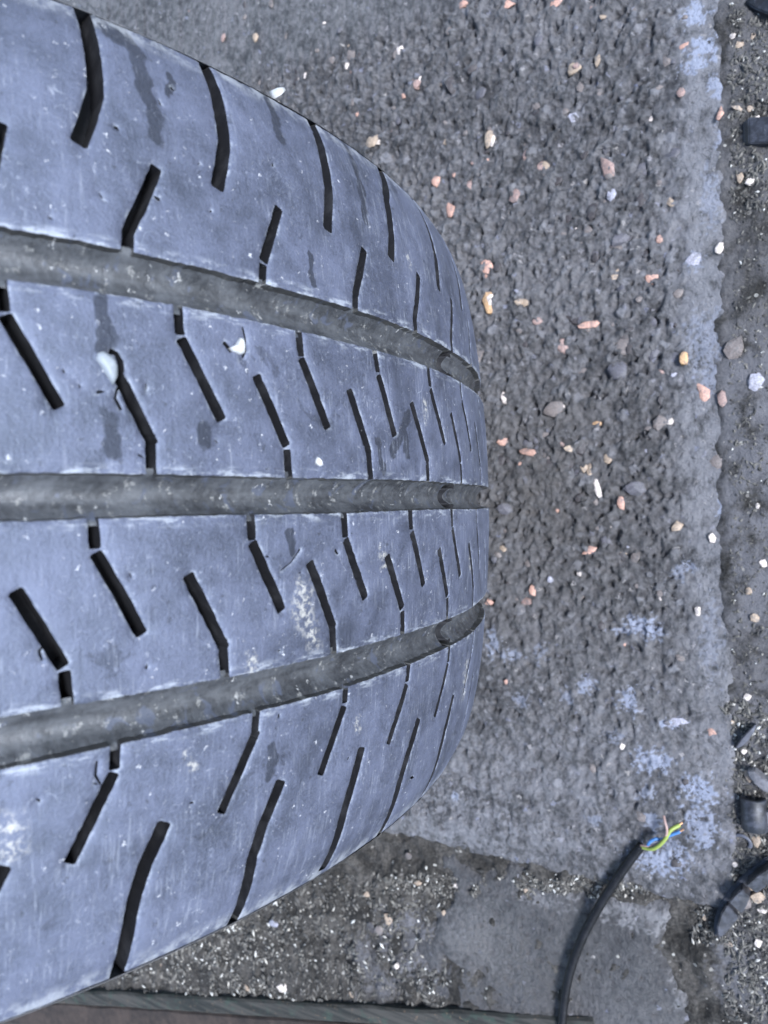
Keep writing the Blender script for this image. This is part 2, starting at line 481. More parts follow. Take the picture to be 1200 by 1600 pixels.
# smears and smudges read off the tread (pixels of the photograph -> tread coordinates)
STAINS = [((170, 30), (212, 85), .07), ((212, 85), (228, 140), .06), ((228, 140), (246, 215), .055),
          ((150, 35), (190, 60), .08),
          ((413, 145), (428, 180), .05), ((428, 180), (437, 215), .05), ((538, 225), (563, 290), .04), ((563, 290), (572, 345), .05),
          ((160, 470), (164, 545), .05), ((172, 650), (176, 710), .06), ((638, 650), (615, 705), .05), ((632, 660), (636, 708), .05),
          ((590, 690), (597, 735), .04), ((455, 835), (458, 865), .035), ((425, 1170), (421, 1215), .04), ((320, 665), (326, 690), .05),
          ((485, 400), (487, 445), .03), ((640, 1160), (600, 1290), .03), ((262, 120), (268, 150), .03)]
SMUDGES = [((476, 945), .13), ((728, 1060), .16), ((490, 990), .09), ((20, 1310), .10), ((300, 1190), .05), ((560, 1130), .05), ((130, 1140), .05), ((735, 880), .07), ((690, 560), .05), ((395, 1040), .06),
           ((600, 870), .06), ((640, 410), .05), ((665, 640), .07)]

WORN_U = tread_at(640, 770)[0]
M_TREAD = rubber_tread()
M_DARK = rubber_dark()
M_GROOVE = groove_dust()
M_WALL = groove_dust('groove_wall_rubber', (0.020, 0.020, 0.020), (0.070, 0.069, 0.064))
M_CONC = concrete('rough_concrete', rgb(0.022, 0.0210, 0.0215), rgb(0.146, 0.140, 0.140), rgb(0.215, 0.212, 0.222))
M_CONC2 = concrete('smooth_concrete', rgb(0.042, 0.040, 0.040), rgb(0.094, 0.089, 0.087), rgb(0.240, 0.232, 0.230), 0.965)
M_DIRT = dirt_mat()
M_EARTH = simple('bare_earth', (0.06, 0.055, 0.05), 0.95, 0.4, 30, 0.6, 0.01)

# ------------------------------------------------------------------ ground
E_R = ground_at(1135, 700)[0]              # right edge of the main slab (world x)
E_B = ground_at(900, 1368)[1]              # lower edge of the main slab (world y)
S2T = ground_at(900, 1404)[1]              # upper edge of the second slab
S2L = ground_at(700, 1500)[0]
S2R = ground_at(1105, 1500)[0]
X_IN0, X_IN1 = ground_at(110, 0)[0], ground_at(1230, 0)[0]
Y_HI, Y_LO = ground_at(900, -60)[1], ground_at(900, 1660)[1]

def axis(lo, hi, a, b, fine, coarse_n=14):
    """coordinates from lo to hi, fine between a and b, growing coarser outside"""
    mid = np.arange(a, b, fine)
    left = a - (a - lo) * (np.linspace(1, 0, coarse_n, endpoint=False)) ** 2.2
    right = b + (hi - b) * (np.linspace(0, 1, coarse_n + 1)) ** 2.2
    return np.unique(np.concatenate([left, mid, right]))

def blob_mask(X, Y, spots):
    m = np.zeros_like(X)
    wob = fbm(X * 330, Y * 330, 3) * 1.2 + fbm(X * 120, Y * 120, 2) * 0.7
    for (px, py, rx, ry, amt) in spots:
        c = ground_at(px, py)
        mm = 0.00046
        d = np.sqrt(((X - c[0]) / (rx * mm)) ** 2 + ((Y - c[1]) / (ry * mm)) ** 2)
        m = np.maximum(m, amt * sstep(0.25, -0.1, d - 0.75 + wob * 0.9))
    return m

PAINT = [(1000, 975, 26, 14, .9), (975, 985, 18, 8, .7), (1020, 990, 16, 12, .8), (770, 1005, 14, 22, .8), (800, 1025, 18, 10, .6), (845, 1020, 12, 14, .5),
         (915, 1070, 14, 14, .7), (980, 1095, 14, 20, .8), (1020, 1190, 30, 20, .8), (1050, 1130, 16, 8, .9), (1090, 1235, 26, 20, .9), (1010, 1240, 14, 14, .5),
         (1095, 1290, 24, 34, .7), (1030, 1345, 40, 22, .8), (1055, 1330, 24, 16, .6), (1020, 1285, 12, 18, .6), (885, 1090, 10, 14, .5), (813, 1095, 14, 10, .5),
         (930, 1280, 12, 10, .4), (1085, 20, 18, 20, .9), (1100, 70, 22, 16, .9), (1090, 95, 24, 14, .8), (1120, 130, 12, 20, .7), (1128, 210, 10, 30, .5),
         (1085, 405, 16, 14, .5), (1100, 540, 26, 50, .35), (1115, 590, 18, 26, .4), (1128, 790, 6, 34, .9), (1120, 520, 10, 40, .3), (1075, 885, 12, 10, .6), (1060, 895, 10, 14, .5),
         (712, 1245, 8, 8, .7), (1110, 1000, 14, 60, .25), (960, 1150, 16, 10, .4), (1110, 310, 14, 40, .35)]
PALE1 = [(1115, 200, 24, 170, .7), (1120, 480, 26, 160, .8), (1120, 760, 22, 160, .8), (1118, 1000, 20, 140, .7), (1130, 1180, 18, 90, .8), (1135, 1290, 12, 60, .8),
         (720, 1290, 110, 70, .8), (850, 1230, 160, 90, .55), (900, 1330, 150, 26, .6), (1080, 1345, 50, 14, .7), (700, 1180, 60, 80, .5), (830, 900, 120, 90, .18), (980, 1180, 120, 60, .35),
         (620, 1330, 40, 24, .7)]
PALE2 = [(1005, 1425, 100, 34, 1), (1085, 1500, 40, 90, 1), (740, 1470, 60, 60, .6), (1060, 1440, 50, 30, 1), (1000, 1408, 90, 12, 1), (850, 1412, 50, 10, .7), (1060, 1470, 24, 50, .8), (1095, 1530, 20, 60, .8), (1110, 1580, 26, 40, .9), (1015, 1440, 60, 16, .5), (770, 1450, 40, 30, .3)]
PALED = [(640, 1480, 70, 60, .8), (560, 1500, 40, 40, .6), (1180, 850, 60, 320, .55), (1175, 500, 50, 120, .4), (1190, 1130, 50, 60, .7), (590, 1540, 50, 30, .6), (1180, 130, 40, 60, .3), (1080, 1400, 40, 10, .5), (1160, 1520, 40, 60, .7)]

def rough_h(X, Y, k=1.0):
    a = fbm(X * 32, Y * 32, 3) * 0.0024
    b = fbm(X * 105 + 5, Y * 85, 3) * 0.0052 + np.abs(gnoise(X * 150, Y * 120 + 4)) * -0.0030
    n = gnoise(X * 190 + 3, Y * 160 + 8)
    c = -np.clip(n - 0.12, 0, 1) * 0.0060                 # pits
    d = np.clip(gnoise(X * 240 + 31, Y * 210) - 0.1, 0, 1) * 0.0032   # proud grains
    return (a + b + c + d) * k

BR = ground_at(840, 790)
# main slab
def aggregate(X, Y, xs, ys, n_grain, n_pit, seed):
    """exposed aggregate: angular grains standing a little proud and the holes of lost ones"""
    r_ = np.random.default_rng(seed)
    Hh = np.zeros_like(X); G = np.zeros_like(X)
    x0, x1, y0, y1 = X_IN0, xs[-1], ys[0], Y_HI
    for k in range(n_grain + n_pit):
        cx, cy = r_.uniform(x0, x1), r_.uniform(y0, y1)
        pit = k >= n_grain
        rad = r_.uniform(.0012, .0030) if pit else .0012 + .0040 * r_.random() ** 2.2
        i0, i1 = np.searchsorted(xs, (cx - rad * 1.5, cx + rad * 1.5))
        j0, j1 = np.searchsorted(ys, (cy - rad * 1.5, cy + rad * 1.5))
        if i1 <= i0 or j1 <= j0: continue
        dx_, dy_ = X[i0:i1, j0:j1] - cx, Y[i0:i1, j0:j1] - cy
        an = r_.uniform(0, math.pi); asp = r_.uniform(.55, 1.0)
        u_ = dx_ * math.cos(an) + dy_ * math.sin(an); v_ = (-dx_ * math.sin(an) + dy_ * math.cos(an)) / asp
        d_ = np.zeros_like(u_)
        for q in range(6):                       # irregular polygon distance
            b = q * math.pi / 3 + r_.uniform(-.4, .4)
            d_ = np.maximum(d_, (u_ * math.cos(b) + v_ * math.sin(b)) / (rad * r_.uniform(.75, 1.1)))
        m = np.clip((1 - d_) * 3.0, 0, 1)
        if pit:
            Hh[i0:i1, j0:j1] -= m * r_.uniform(.0008, .0024)
            continue
        top = r_.uniform(-.0002, .0012) + (u_ * r_.uniform(-.25, .25) + v_ * r_.uniform(-.25, .25))
        sub = Hh[i0:i1, j0:j1]
        Hh[i0:i1, j0:j1] = sub * (1 - m) + np.maximum(top, -.0004) * m
        c_ = r_.normal(0, .45)
        G[i0:i1, j0:j1] = np.where(m > .35, np.clip(c_, -1, 1), G[i0:i1, j0:j1])
    return Hh, G
xs = axis(-1.5, E_R + 0.03, X_IN0, E_R + 0.028, 0.0009)
ys = axis(E_B - 0.03, 1.6, E_B - 0.028, Y_HI, 0.0009)
X, Y = np.meshgrid(xs, ys, indexing='ij')
inview = (X > X_IN0 - .01) & (Y < Y_HI + .01)
rag = fbm(X * 60, Y * 60, 3) * 0.0025 + fbm(X * 9, Y * 9, 2) * 0.0015
dx, dy = E_R - X + rag, Y - E_B + rag
edge_d = np.minimum(dx, dy)
AH, AG = aggregate(X, Y, xs, ys, 15000, 4200, 5)
lower = sstep(ground_at(900, 800)[1], ground_at(900, 1250)[1], Y)      # the surface is less eroded near the joint
calm = sstep(0.004, 0.030, edge_d) * .6 + .4                       # worn smooth towards the edges
H = calm * (rough_h(X, Y) * .76 * (1 - .40 * lower) + AH * 1.35 * (1 - .45 * lower)) * np.where(inview, 1, 0.3)
flatband = sstep(0.045, 0.012, dx) * 0.75 * sstep(0.0, 0.3, Y - E_B)
H = H * (1 - flatband) - 0.0015 * flatband
H = H - 0.018 * sstep(0.002, -0.016, edge_d) - 0.0020 * sstep(0.022, 0.0, edge_d)
me = grid_mesh('concrete_slab', np.stack([X, Y, H], -1))
attr(me, 'grain', AG)
attr(me, 'paint', blob_mask(X, Y, PAINT))
attr(me, 'brown', np.clip(0.9 * np.exp(-(((X - BR[0]) / .085) ** 2 + ((Y - BR[1]) / .11) ** 2)), 0, 1))
attr(me, 'pale', np.maximum(blob_mask(X, Y, PALE1), np.clip(flatband * 1.5, 0, .85)))
slab = link('concrete_slab', me, None, [M_CONC])
tag(slab, 'rough grey concrete slab with exposed aggregate under the tyre', 'concrete slab', kind='structure')

def slab_h(x, y):
    return float(rough_h(np.array([[x]]), np.array([[y]]))[0, 0])

# second slab
xs = axis(S2L - 0.03, S2R + 0.03, S2L - 0.029, S2R + 0.029, 0.0013, 3)
ys = axis(-1.3, S2T + 0.03, Y_LO, S2T + 0.029, 0.0013)
X, Y = np.meshgrid(xs, ys, indexing='ij')
rag = fbm(X * 34 + 3, Y * 34, 4) * 0.012
edge_d = np.minimum(np.minimum(X - S2L + rag * 2.2 + fbm(X * 11, Y * 14, 2) * 0.05, S2R - X + rag + 0.02 * sstep(0.12, 0.0, S2T - Y) * -1.5), S2T - Y + rag)
H = fbm(X * 18, Y * 18, 3) * 0.0022 + fbm(X * 160, Y * 160, 3) * 0.0007 - np.clip(gnoise(X * 210, Y * 210) - 0.28, 0, 1) * 0.006 - 0.001
H = H - 0.018 * sstep(0.004, -0.022, edge_d) - 0.002 * sstep(0.02, 0.0, edge_d)
me = grid_mesh('concrete_slab', np.stack([X, Y, H], -1))
attr(me, 'paint', X * 0)
attr(me, 'brown', blob_mask(X, Y, [(760, 1500, 80, 90, .8), (850, 1550, 60, 60, .5)]))
attr(me, 'grain', X * 0)
attr(me, 'pale', blob_mask(X, Y, PALE2))
slab2 = link('concrete_slab', me, None, [M_CONC2])
tag(slab2, 'smoother dark concrete slab beyond the gritty joint, under the cable', 'concrete slab', kind='structure')

# dirt in the joints and beside the slab
def dirt_h(X, Y):
    return -0.0045 + fbm(X * 22, Y * 22, 3) * 0.006 + fbm(X * 70 + 2, Y * 70, 3) * 0.0045 + fbm(X * 170, Y * 170, 3) * 0.0022 + np.clip(gnoise(X * 300, Y * 300), 0, 1) * 0.0015
xs = axis(-1.2, 1.4, ground_at(150, 1600)[0], ground_at(1230, 800)[0], 0.0014)
ys = axis(-1.4, 1.5, Y_LO, Y_HI, 0.0016)
X, Y = np.meshgrid(xs, ys, indexing='ij')
H = dirt_h(X, Y)
rs = sstep(E_R - .02, E_R + .005, X)
H = H * (1 - rs * .45) - rs * .0008
mid = sstep(ground_at(1180, 1050)[1], ground_at(1180, 930)[1], Y) * sstep(ground_at(1180, 480)[1], ground_at(1180, 600)[1], Y) * (X > E_R - 0.02)
H = H + mid * (0.0008 - H * 0.35)
ins = np.minimum(E_R - X, Y - E_B)
H = H - sstep(0.0, 0.022, ins) * 0.012
H = np.where(ins > .022, -0.03, H)
me = grid_mesh('dirt', np.stack([X, Y, H], -1))
attr(me, 'pale', np.maximum(blob_mask(X, Y, PALED), rs * (.45 + .35 * mid)))
DX, DY, DH = xs, ys, H
dirt = link('dirt', me, None, [M_DIRT])
tag(dirt, 'dark gritty dirt filling the joints around the slabs', 'dirt', kind='structure')

gm = mesh_np('ground', [(-250, -250, -0.06), (250, -250, -0.06), (250, 250, -0.06), (-250, 250, -0.06)], [(0, 1, 2, 3)])
tag(link('ground', gm, None, [M_EARTH]), 'plain earth ground around the yard', 'ground', kind='structure')

# ------------------------------------------------------------------ tyre
PITCH = 0.11424 * 6.1394


tyre = bpy.data.objects.new('tyre', None)
COL.objects.link(tyre)
tag(tyre, 'worn dusty black car tyre standing upright on the concrete slab', 'tyre')

# each family: clearly visible cuts (pixel polylines, half width) then the template is repeated round the tyre
FAM = {
 'up': [  # upper shoulder
   ([[(116, -20), (125, 10), (141, 60), (148, 110), (150, 145), (137, 190), (124, 222)], [(303, 70), (318, 98), (340, 150), (350, 205), (352, 225), (341, 292)],
     [(478, 168), (487, 190), (505, 240), (515, 300), (514, 358)], [(588, 245), (593, 262), (605, 310), (613, 365), (612, 403)]], .040, 1),
   ([[(-22, 330), (-20, 290), (-17, 280), (2, 192)], [(200, 405), (201, 363), (204, 355), (225, 312), (245, 262)], [(410, 455), (409, 415), (415, 404), (437, 325)],
     [(556, 496), (556, 460), (571, 390)]], .030, 1)],
 'r2': [
   ([[(-1, 420), (5, 485), (8, 495), (92, 635)], [(278, 470), (280, 520), (285, 532), (347, 655)], [(466, 508), (470, 555), (473, 562), (513, 668)],
     [(586, 542), (590, 578), (594, 590), (618, 680)]], .031, 1),
   ([[(238, 750), (238, 690), (233, 682), (178, 572)], [(453, 753), (453, 705), (447, 693), (402, 588)], [(581, 757), (580, 710), (573, 695), (547, 610)]], .031, 1)],
 'r3': [
   ([[(145, 800), (146, 855), (152, 868), (222, 990)], [(392, 794), (393, 840), (398, 852), (441, 953)], [(538, 792), (538, 838), (544, 845), (572, 934)]], .032, 1),
   ([[(107, 1112), (107, 1055), (95, 1035), (25, 925)], [(353, 1065), (352, 1015), (345, 1000), (295, 900)], [(523, 1028), (523, 985), (518, 965), (485, 880)]], .033, 1)],
 'lo': [
   ([[(181, 1155), (183, 1200), (177, 1212), (110, 1348)], [(402, 1105), (401, 1145), (396, 1155), (347, 1270)], [(542, 1062), (541, 1098), (538, 1105), (502, 1210)]], .030, 1),
   ([[(258, 1288), (228, 1352), (212, 1400), (205, 1430), (184, 1520), (178, 1550)], [(440, 1222), (410, 1295), (395, 1340), (362, 1445)], [(566, 1170), (540, 1265), (505, 1358)]], .038, 1)],
}
HALF = math.pi * 6.1394

def thick(poly, hw, wob=0.006, taper=None):
    """polyline in (u, v) -> outline polygon with rounded ends and slightly torn edges"""
    pts = [np.array(p, float) for p in poly]
    res = []
    for a, b in zip(pts[:-1], pts[1:]):
        n = max(1, int(np.linalg.norm(b - a) / 0.03))
        for k in range(n):
            res.append(a + (b - a) * k / n)
    res.append(pts[-1])
    P = np.array(res)
    T = np.gradient(P, axis=0)
    T /= np.linalg.norm(T, axis=1)[:, None] + 1e-9
    N = np.stack([-T[:, 1], T[:, 0]], 1)
    n = len(P)
    ph = random.random() * 100
    wl = hw * (1 + 0.03 * np.sin(np.arange(n) * 0.35 + ph)) + np.array([random.gauss(0, wob * .6) for _ in range(n)])
    wr = hw * (1 + 0.03 * np.sin(np.arange(n) * 0.31 + ph * 2)) + np.array([random.gauss(0, wob * .6) for _ in range(n)])
    wl, wr = np.clip(wl, hw * .6, hw * 1.4), np.clip(wr, hw * .6, hw * 1.4)
    L, R_ = P + N * wl[:, None], P - N * wr[:, None]
    cap1 = [P[-1] + T[-1] * hw * .25 + N[-1] * hw * .7, P[-1] + T[-1] * hw * .25 - N[-1] * hw * .7]
    cap0 = [P[0] - T[0] * hw * .25 - N[0] * hw * .7, P[0] - T[0] * hw * .25 + N[0] * hw * .7]
    return np.array(list(L) + cap1 + list(R_[::-1]) + cap0)

def inside(poly, pts):
    x, y = pts[:, 0], pts[:, 1]
    c = np.zeros(len(pts), bool)
    a = poly; b = np.roll(poly, -1, 0)
    for (x0, y0), (x1, y1) in zip(a, b):
        if y0 == y1: continue
        m = ((y0 > y) != (y1 > y)) & (x < (x1 - x0) * (y - y0) / (y1 - y0) + x0)
        c ^= m
    return c

U0 = -HALF + 0.4      # seam placed out of sight
def family_cuts(fams):
    cuts = []
    for lists, hw, ti in fams:
        uvs = [[tread_at(*p) for p in pl] for pl in lists]
        # extrapolate shoulder cuts beyond the outer edge where the pixel ray misses
        tm = np.array(uvs[ti])
        for pl in uvs:
            cuts.append((pl, hw))
        ju = lambda pl: np.array(pl)[:, 0].mean()
        first, last = ju(uvs[0]), ju(uvs[-1])
        t0 = tm[:, 0].mean()
        k = 1
        while first + k * PITCH < U0 + 2 * HALF - 0.7 and k < 60:
            q = tm.copy(); q[:, 0] += first + k * PITCH - t0 + random.gauss(0, .012); cuts.append((q, hw)); k += 1
        k = 1
        while last - k * PITCH > U0 + 0.5:
            q = tm.copy(); q[:, 0] += last - k * PITCH - t0 + random.gauss(0, .012); cuts.append((q, hw)); k += 1
    return cuts

NICKS = [(248, 310, .02), (497, 722, .022), (372, 545, .03), (270, 138, .016), (250, 160, .016), (183, 200, .014), (158, 305, .014), (220, 712, .012), (427, 257, .014),
         (157, 612, .018), (230, 606, .014), (527, 862, .018), (470, 895, .012), (645, 1215, .035), (545, 1185, .014), (437, 1017, .012), (230, 1043, .012), (150, 1225, .012),
         (125, 602, .012), (205, 900, .012), (312, 255, .012), (437, 1120, .012), (100, 760 - 180, .01), (300, 1110 + 145, .016), (340, 690, .01), (420, 870, .01), (80, 340, .010), (330, 330, .010), (60, 1250, .012)]

CRACKS = [([(172, 549), (181, 553), (189, 566), (191, 580)], .014), ([(381, 512), (385, 528), (386, 548), (380, 558)], .005), ([(351, 535), (358, 543), (362, 549)], .010),
          ([(152, 1190), (150, 1212), (158, 1226)], .005), ([(186, 602), (180, 622), (190, 640)], .006), ([(66, 1212 - 180), (62, 1018), (70, 1008)], .005),
          ([(470, 858), (455, 880), (440, 892)], .004)]

def rib(name, v0, v1, fams, label=None, cut_depth=0.20):
    """one tread rib: triangulated flat in (u, v) with its cuts as real slots, then wrapped on the tyre"""
    polys = []
    for p, hw in family_cuts(fams):
        if len(p) == 4 and hw < .036:          # short link from the groove, a thin bridge, then the long cut
            p = np.array(p, float)
            g = (p[2] - p[1]) / (np.linalg.norm(p[2] - p[1]) + 1e-9)
            m = (p[1] + p[2]) / 2
            gap = random.choice((0.002, 0.004, 0.006, -0.03))
            e = (p[3] - p[2]) / np.linalg.norm(p[3] - p[2]); f = (p[1] - p[0]) / np.linalg.norm(p[1] - p[0])
            hw = hw * .94
            polys.append(thick([p[0], m - f * (gap + hw * .35)], hw * .86, .002))
            polys.append(thick([m + e * (gap + hw * .25), p[3]], hw, .002))
        else:
            polys.append(thick(p, hw, .002))
    for pl, hw in CRACKS:
        q = [tread_at(*p) for p in pl]
        if v0 + .03 < q[0][1] < v1 - .03:
            polys.append(thick(q, hw, .003))
    for px, py, r in NICKS:
        u, v = tread_at(px, py)
        if v0 + .04 < v < v1 - .04:
            a0 = random.random() * 6.28
            n = 7
            asp = random.uniform(.25, .6)
            ang = random.random() * 3.14
            q = []
            for k in range(n):
                a = 2 * math.pi * k / n
                rr = r * random.uniform(.5, 1.5)
                x, y = rr * math.cos(a), rr * asp * math.sin(a)
                q.append((u + x * math.cos(ang) - y * math.sin(ang), v + x * math.sin(ang) + y * math.cos(ang)))
            polys.append(np.array(q))
    U1 = U0 + 2 * HALF
    nu = 640
    us = np.linspace(U0, U1, nu)
    nv = max(6, int((v1 - v0) / 0.06))
    vsn = np.linspace(v0, v1, nv)[1:-1]
    verts, edges = [], []
    for u in us[1:-1]:
        for v in vsn:
            verts.append((u + random.uniform(-.006, .006), v))
    def chain(pts, closed):
        b = len(verts)
        verts.extend([tuple(p) for p in pts])
        n = len(pts)
        for k in range(n - (0 if closed else 1)):
            edges.append((b + k, b + (k + 1) % n))
    ne = 1300
    ue = np.linspace(U0, U1, ne)
    wob = lambda s: 0.0018 * np.array([random.gauss(0, 1) for _ in range(ne)]) + 0.006 * np.sin(ue * 3.1 + s) * 0.5
    e0 = v0 + wob(1); e1 = v1 + wob(2)
    loop = [(u, v) for u, v in zip(ue, e0)] + [(u, v) for u, v in zip(ue[::-1], e1[::-1])]
    chain(loop, True)
    for q in polys:
        chain(q, True)
        # a ring of points just outside the cut keeps the rounded lip narrow
        t_ = np.roll(q, -1, 0) - np.roll(q, 1, 0)
        n_ = np.stack([t_[:, 1], -t_[:, 0]], 1) / (np.linalg.norm(t_, axis=1)[:, None] + 1e-9)
        area = np.sum(q[:, 0] * np.roll(q[:, 1], -1) - np.roll(q[:, 0], -1) * q[:, 1])
        verts.extend([tuple(p) for p in q + n_ * (0.017 if area > 0 else -0.017)])
    for e_, sg in ((e0, .018), (e1, -.018)):
        verts.extend([(u, v + sg) for u, v in zip(ue[1:-1], e_[1:-1])])
    vo, eo, fo, _, _, _ = delaunay_2d_cdt([Vector(p) for p in verts], edges, [], 0, 1e-5)
    V = np.array([tuple(p) for p in vo])
    F = np.array([tuple(f) for f in fo if len(f) == 3])
    C = V[F].mean(1)
    lo = np.interp(C[:, 0], ue, e0); hi = np.interp(C[:, 0], ue, e1)
    keep = (C[:, 1] > lo) & (C[:, 1] < hi) & (C[:, 0] > U0) & (C[:, 0] < U1)
    for q in polys:
        mn, mx = q.min(0), q.max(0)
        cand = np.where((C[:, 0] > mn[0]) & (C[:, 0] < mx[0]) & (C[:, 1] > mn[1]) & (C[:, 1] < mx[1]) & keep)[0]
        if len(cand):
            keep[cand[inside(q, C[cand])]] = False
    F = F[keep][:, ::-1]
    # orientation: outward on the tyre
    cnt = {}
    for f in F:
        for a, b in ((f[0], f[1]), (f[1], f[2]), (f[2], f[0])):
            cnt[(a, b)] = 1
    bd = [(a, b) for (a, b) in cnt if (b, a) not in cnt]
    used = np.unique(F)
    remap = -np.ones(len(V), int); remap[used] = np.arange(len(used))
    top = V[used]
    wear = fbm(top[:, 0] * 2.3, top[:, 1] * 2.3, 3) * 0.010
    edge_a = np.zeros(len(used))
    for a_, b_ in bd:
        edge_a[remap[a_]] = 1; edge_a[remap[b_]] = 1
    P = on_tread(top[:, 0], top[:, 1], -wear * 0.6 + edge_a * 0.008)
    VV = [tuple(p) for p in P]
    UVp = [tuple(p) for p in top]
    faces = [tuple(remap[f]) for f in F]
    mats = [0] * len(faces)
    nb = {}
    def low(i):
        if i not in nb:
            u, v = V[i]
            e = 0.0
            if v - np.interp(u, ue, e0) < 0.012: e = -0.03
            elif np.interp(u, ue, e1) - v < 0.012: e = 0.03
            # separate upper copy so that the wall keeps its own normal
            w = float(P[remap[i]][0]); 
            VV.append(VV[remap[i]]); UVp.append((u, v))
            VV.append(tuple(on_tread(np.array([u]), np.array([v + e]), cut_depth)[0])); UVp.append((u, v + e * 3))
            nb[i] = (len(VV) - 2, len(VV) - 1)
        return nb[i]
    for a, b in bd:
        ta, la = low(a); tb, lb = low(b)
        faces.append((tb, ta, la, lb))
        mid_v = (V[a, 1] + V[b, 1]) / 2; mid_u = (V[a, 0] + V[b, 0]) / 2
        side = mid_v - np.interp(mid_u, ue, e0) < 0.012 or np.interp(mid_u, ue, e1) - mid_v < 0.012
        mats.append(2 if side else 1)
    me = mesh_np(name, VV, faces, True)
    me.polygons.foreach_set('material_index', mats)
    attr(me, 'edge', np.concatenate([edge_a, np.zeros(len(VV) - len(used))]))
    uvl = me.uv_layers.new(name='tread')
    li = np.zeros(len(me.loops), np.int32); me.loops.foreach_get('vertex_index', li)
    uvl.data.foreach_set('uv', np.array(UVp)[li].astype(np.float32).reshape(-1))
    # walls flat shaded
    sm = np.array([m == 0 for m in mats]); me.polygons.foreach_set('use_smooth', sm)
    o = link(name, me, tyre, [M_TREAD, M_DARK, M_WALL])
    if label: o['label'] = label
    return o

rib('shoulder_rib', 1 + HO, ZEND, FAM['up'])
rib('rib', HC, 1 - HO, FAM['r2'])
rib('rib', -1 + HO, -HC, FAM['r3'])
rib('shoulder_rib', -ZEND, -1 - HO, FAM['lo'])

# groove floors with the wear bars
def strip(name, v_arr, d_arr, u_arr, mats, parent=tyre, extra=None):
    Ug, Vg = np.meshgrid(u_arr, v_arr, indexing='ij')
    D = np.broadcast_to(np.asarray(d_arr)[None, :], Ug.shape).copy()
    if extra is not None:
        D += extra(Ug, Vg)
    me = grid_mesh(name, on_tread(Ug, Vg, D)); me.flip_normals()
    uvl = me.uv_layers.new(name='tread')
    li = np.zeros(len(me.loops), np.int32); me.loops.foreach_get('vertex_index', li)
    UV = np.stack([Ug.reshape(-1), Vg.reshape(-1)], 1)
    uvl.data.foreach_set('uv', UV[li].astype(np.float32).reshape(-1))
    return link(name, me, parent, mats)

for vc, hw, pxb in ((1.0, HO, (709, 573)), (0.0, HC, (711, 775)), (-1.0, HO, (708, 976))):
    ub = tread_at(*pxb)[0]
    t_ = np.linspace(-1, 1, 15)
    v_arr = vc + t_ * (hw + 0.03)
    d_arr = np.maximum(0.122 - 0.125 * np.abs(t_) ** 2.0, 0.040)
    bump_f = lambda U, V: fbm(U * 4, V * 7, 3) * 0.008
    # the floor runs from just above the wear bar right round the tyre to its far side
    u_arr = np.linspace(ub + 0.045, ub + 2 * HALF - 0.40, 1200)
    strip('groove_floor', v_arr, d_arr, u_arr, [M_GROOVE], extra=bump_f)
    # raised wear bar
    tb = np.linspace(-1, 1, 13)
    ub_arr = np.append(np.linspace(ub - 0.46, ub, 29), ub + .025)
    s_ = np.append(np.linspace(0, .97, 29), 1.0)
    vb = vc + tb * (hw - 0.012)
    Ug, Vg = np.meshgrid(ub_arr, vb, indexing='ij')
    Tg = np.broadcast_to(tb[None, :], Ug.shape)
    Sg = np.broadcast_to(s_[:, None], Ug.shape)
    Vg = vc + Tg * (hw + 0.012 - 0.040 * sstep(0.74, 0.80, Sg))
    D = 0.100 - 0.085 * np.abs(Tg) ** 2 + fbm(Ug * 6, Vg * 9, 3) * 0.010
    D = D + 0.10 * (Sg > 0.99) + 0.12 * sstep(0.88, 1.0, np.abs(Tg)) * sstep(0.74, 0.80, Sg)
    me = grid_mesh('wear_bar', on_tread(Ug, Vg, D)); me.flip_normals()
    uvl = me.uv_layers.new(name='tread')
    li = np.zeros(len(me.loops), np.int32); me.loops.foreach_get('vertex_index', li)
    UV = np.stack([Ug.reshape(-1), Vg.reshape(-1)], 1)
    uvl.data.foreach_set('uv', UV[li].astype(np.float32).reshape(-1))
    nf = len(me.polygons)
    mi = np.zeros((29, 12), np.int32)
    mi[-1, :] = 1; mi[22:, 0] = 1; mi[22:, -1] = 1       # slit round the bar, its shade put into the black colour
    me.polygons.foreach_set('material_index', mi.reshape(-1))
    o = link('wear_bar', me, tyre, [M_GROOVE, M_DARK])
    o['label'] = 'raised wear bar across the groove'

# casing under the ribs
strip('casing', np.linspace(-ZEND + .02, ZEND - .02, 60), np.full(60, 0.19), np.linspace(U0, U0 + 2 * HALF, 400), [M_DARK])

# sidewalls, each swept round with moulded rings
def sidewall(sgn):
    e = 1e-3
    r0 = float(prof(ZEND)); sl = (float(prof(ZEND)) - float(prof(ZEND - .05))) / .05
    pts = [(ZEND, r0), (ZEND + .02, r0 - .025), (ZEND + .033, r0 - .07), (ZEND + .04, r0 - .16), (2.40, 5.5), (2.48, 5.36), (2.51, 5.34), (2.575, 5.1), (2.59, 4.9), (2.57, 4.70), (2.59, 4.68), (2.57, 4.5), (2.48, 4.3), (2.36, 4.16), (2.36, 4.02), (2.2, 3.97), (1.9, 4.0), (1.88, 4.15), (2.2, 4.35), (2.38, 4.8), (2.3, 5.4), (2.0, 5.75), (1.0, 5.9), (0, 5.92)]
    n = 240
    th = np.linspace(0, 2 * math.pi, n)
    P = np.array(pts)
    # resample with chords of the polyline smoothed
    rr = np.repeat(P[None, :, 1], n, 0); vv = np.repeat(P[None, :, 0], n, 0) * sgn
    T = np.repeat(th[:, None], len(pts), 1)
    X = np.stack([rr * S * np.cos(T), vv * S, RT + rr * S * np.sin(T)], -1)
    me = grid_mesh('sidewall', X)
    me.flip_normals() if sgn > 0 else None
    return link('sidewall', me, tyre, [M_SIDE])
M_SIDE = simple('sidewall_rubber', (0.135, 0.132, 0.135), 0.6, 0.3, 400, 0.3, 0.0005)
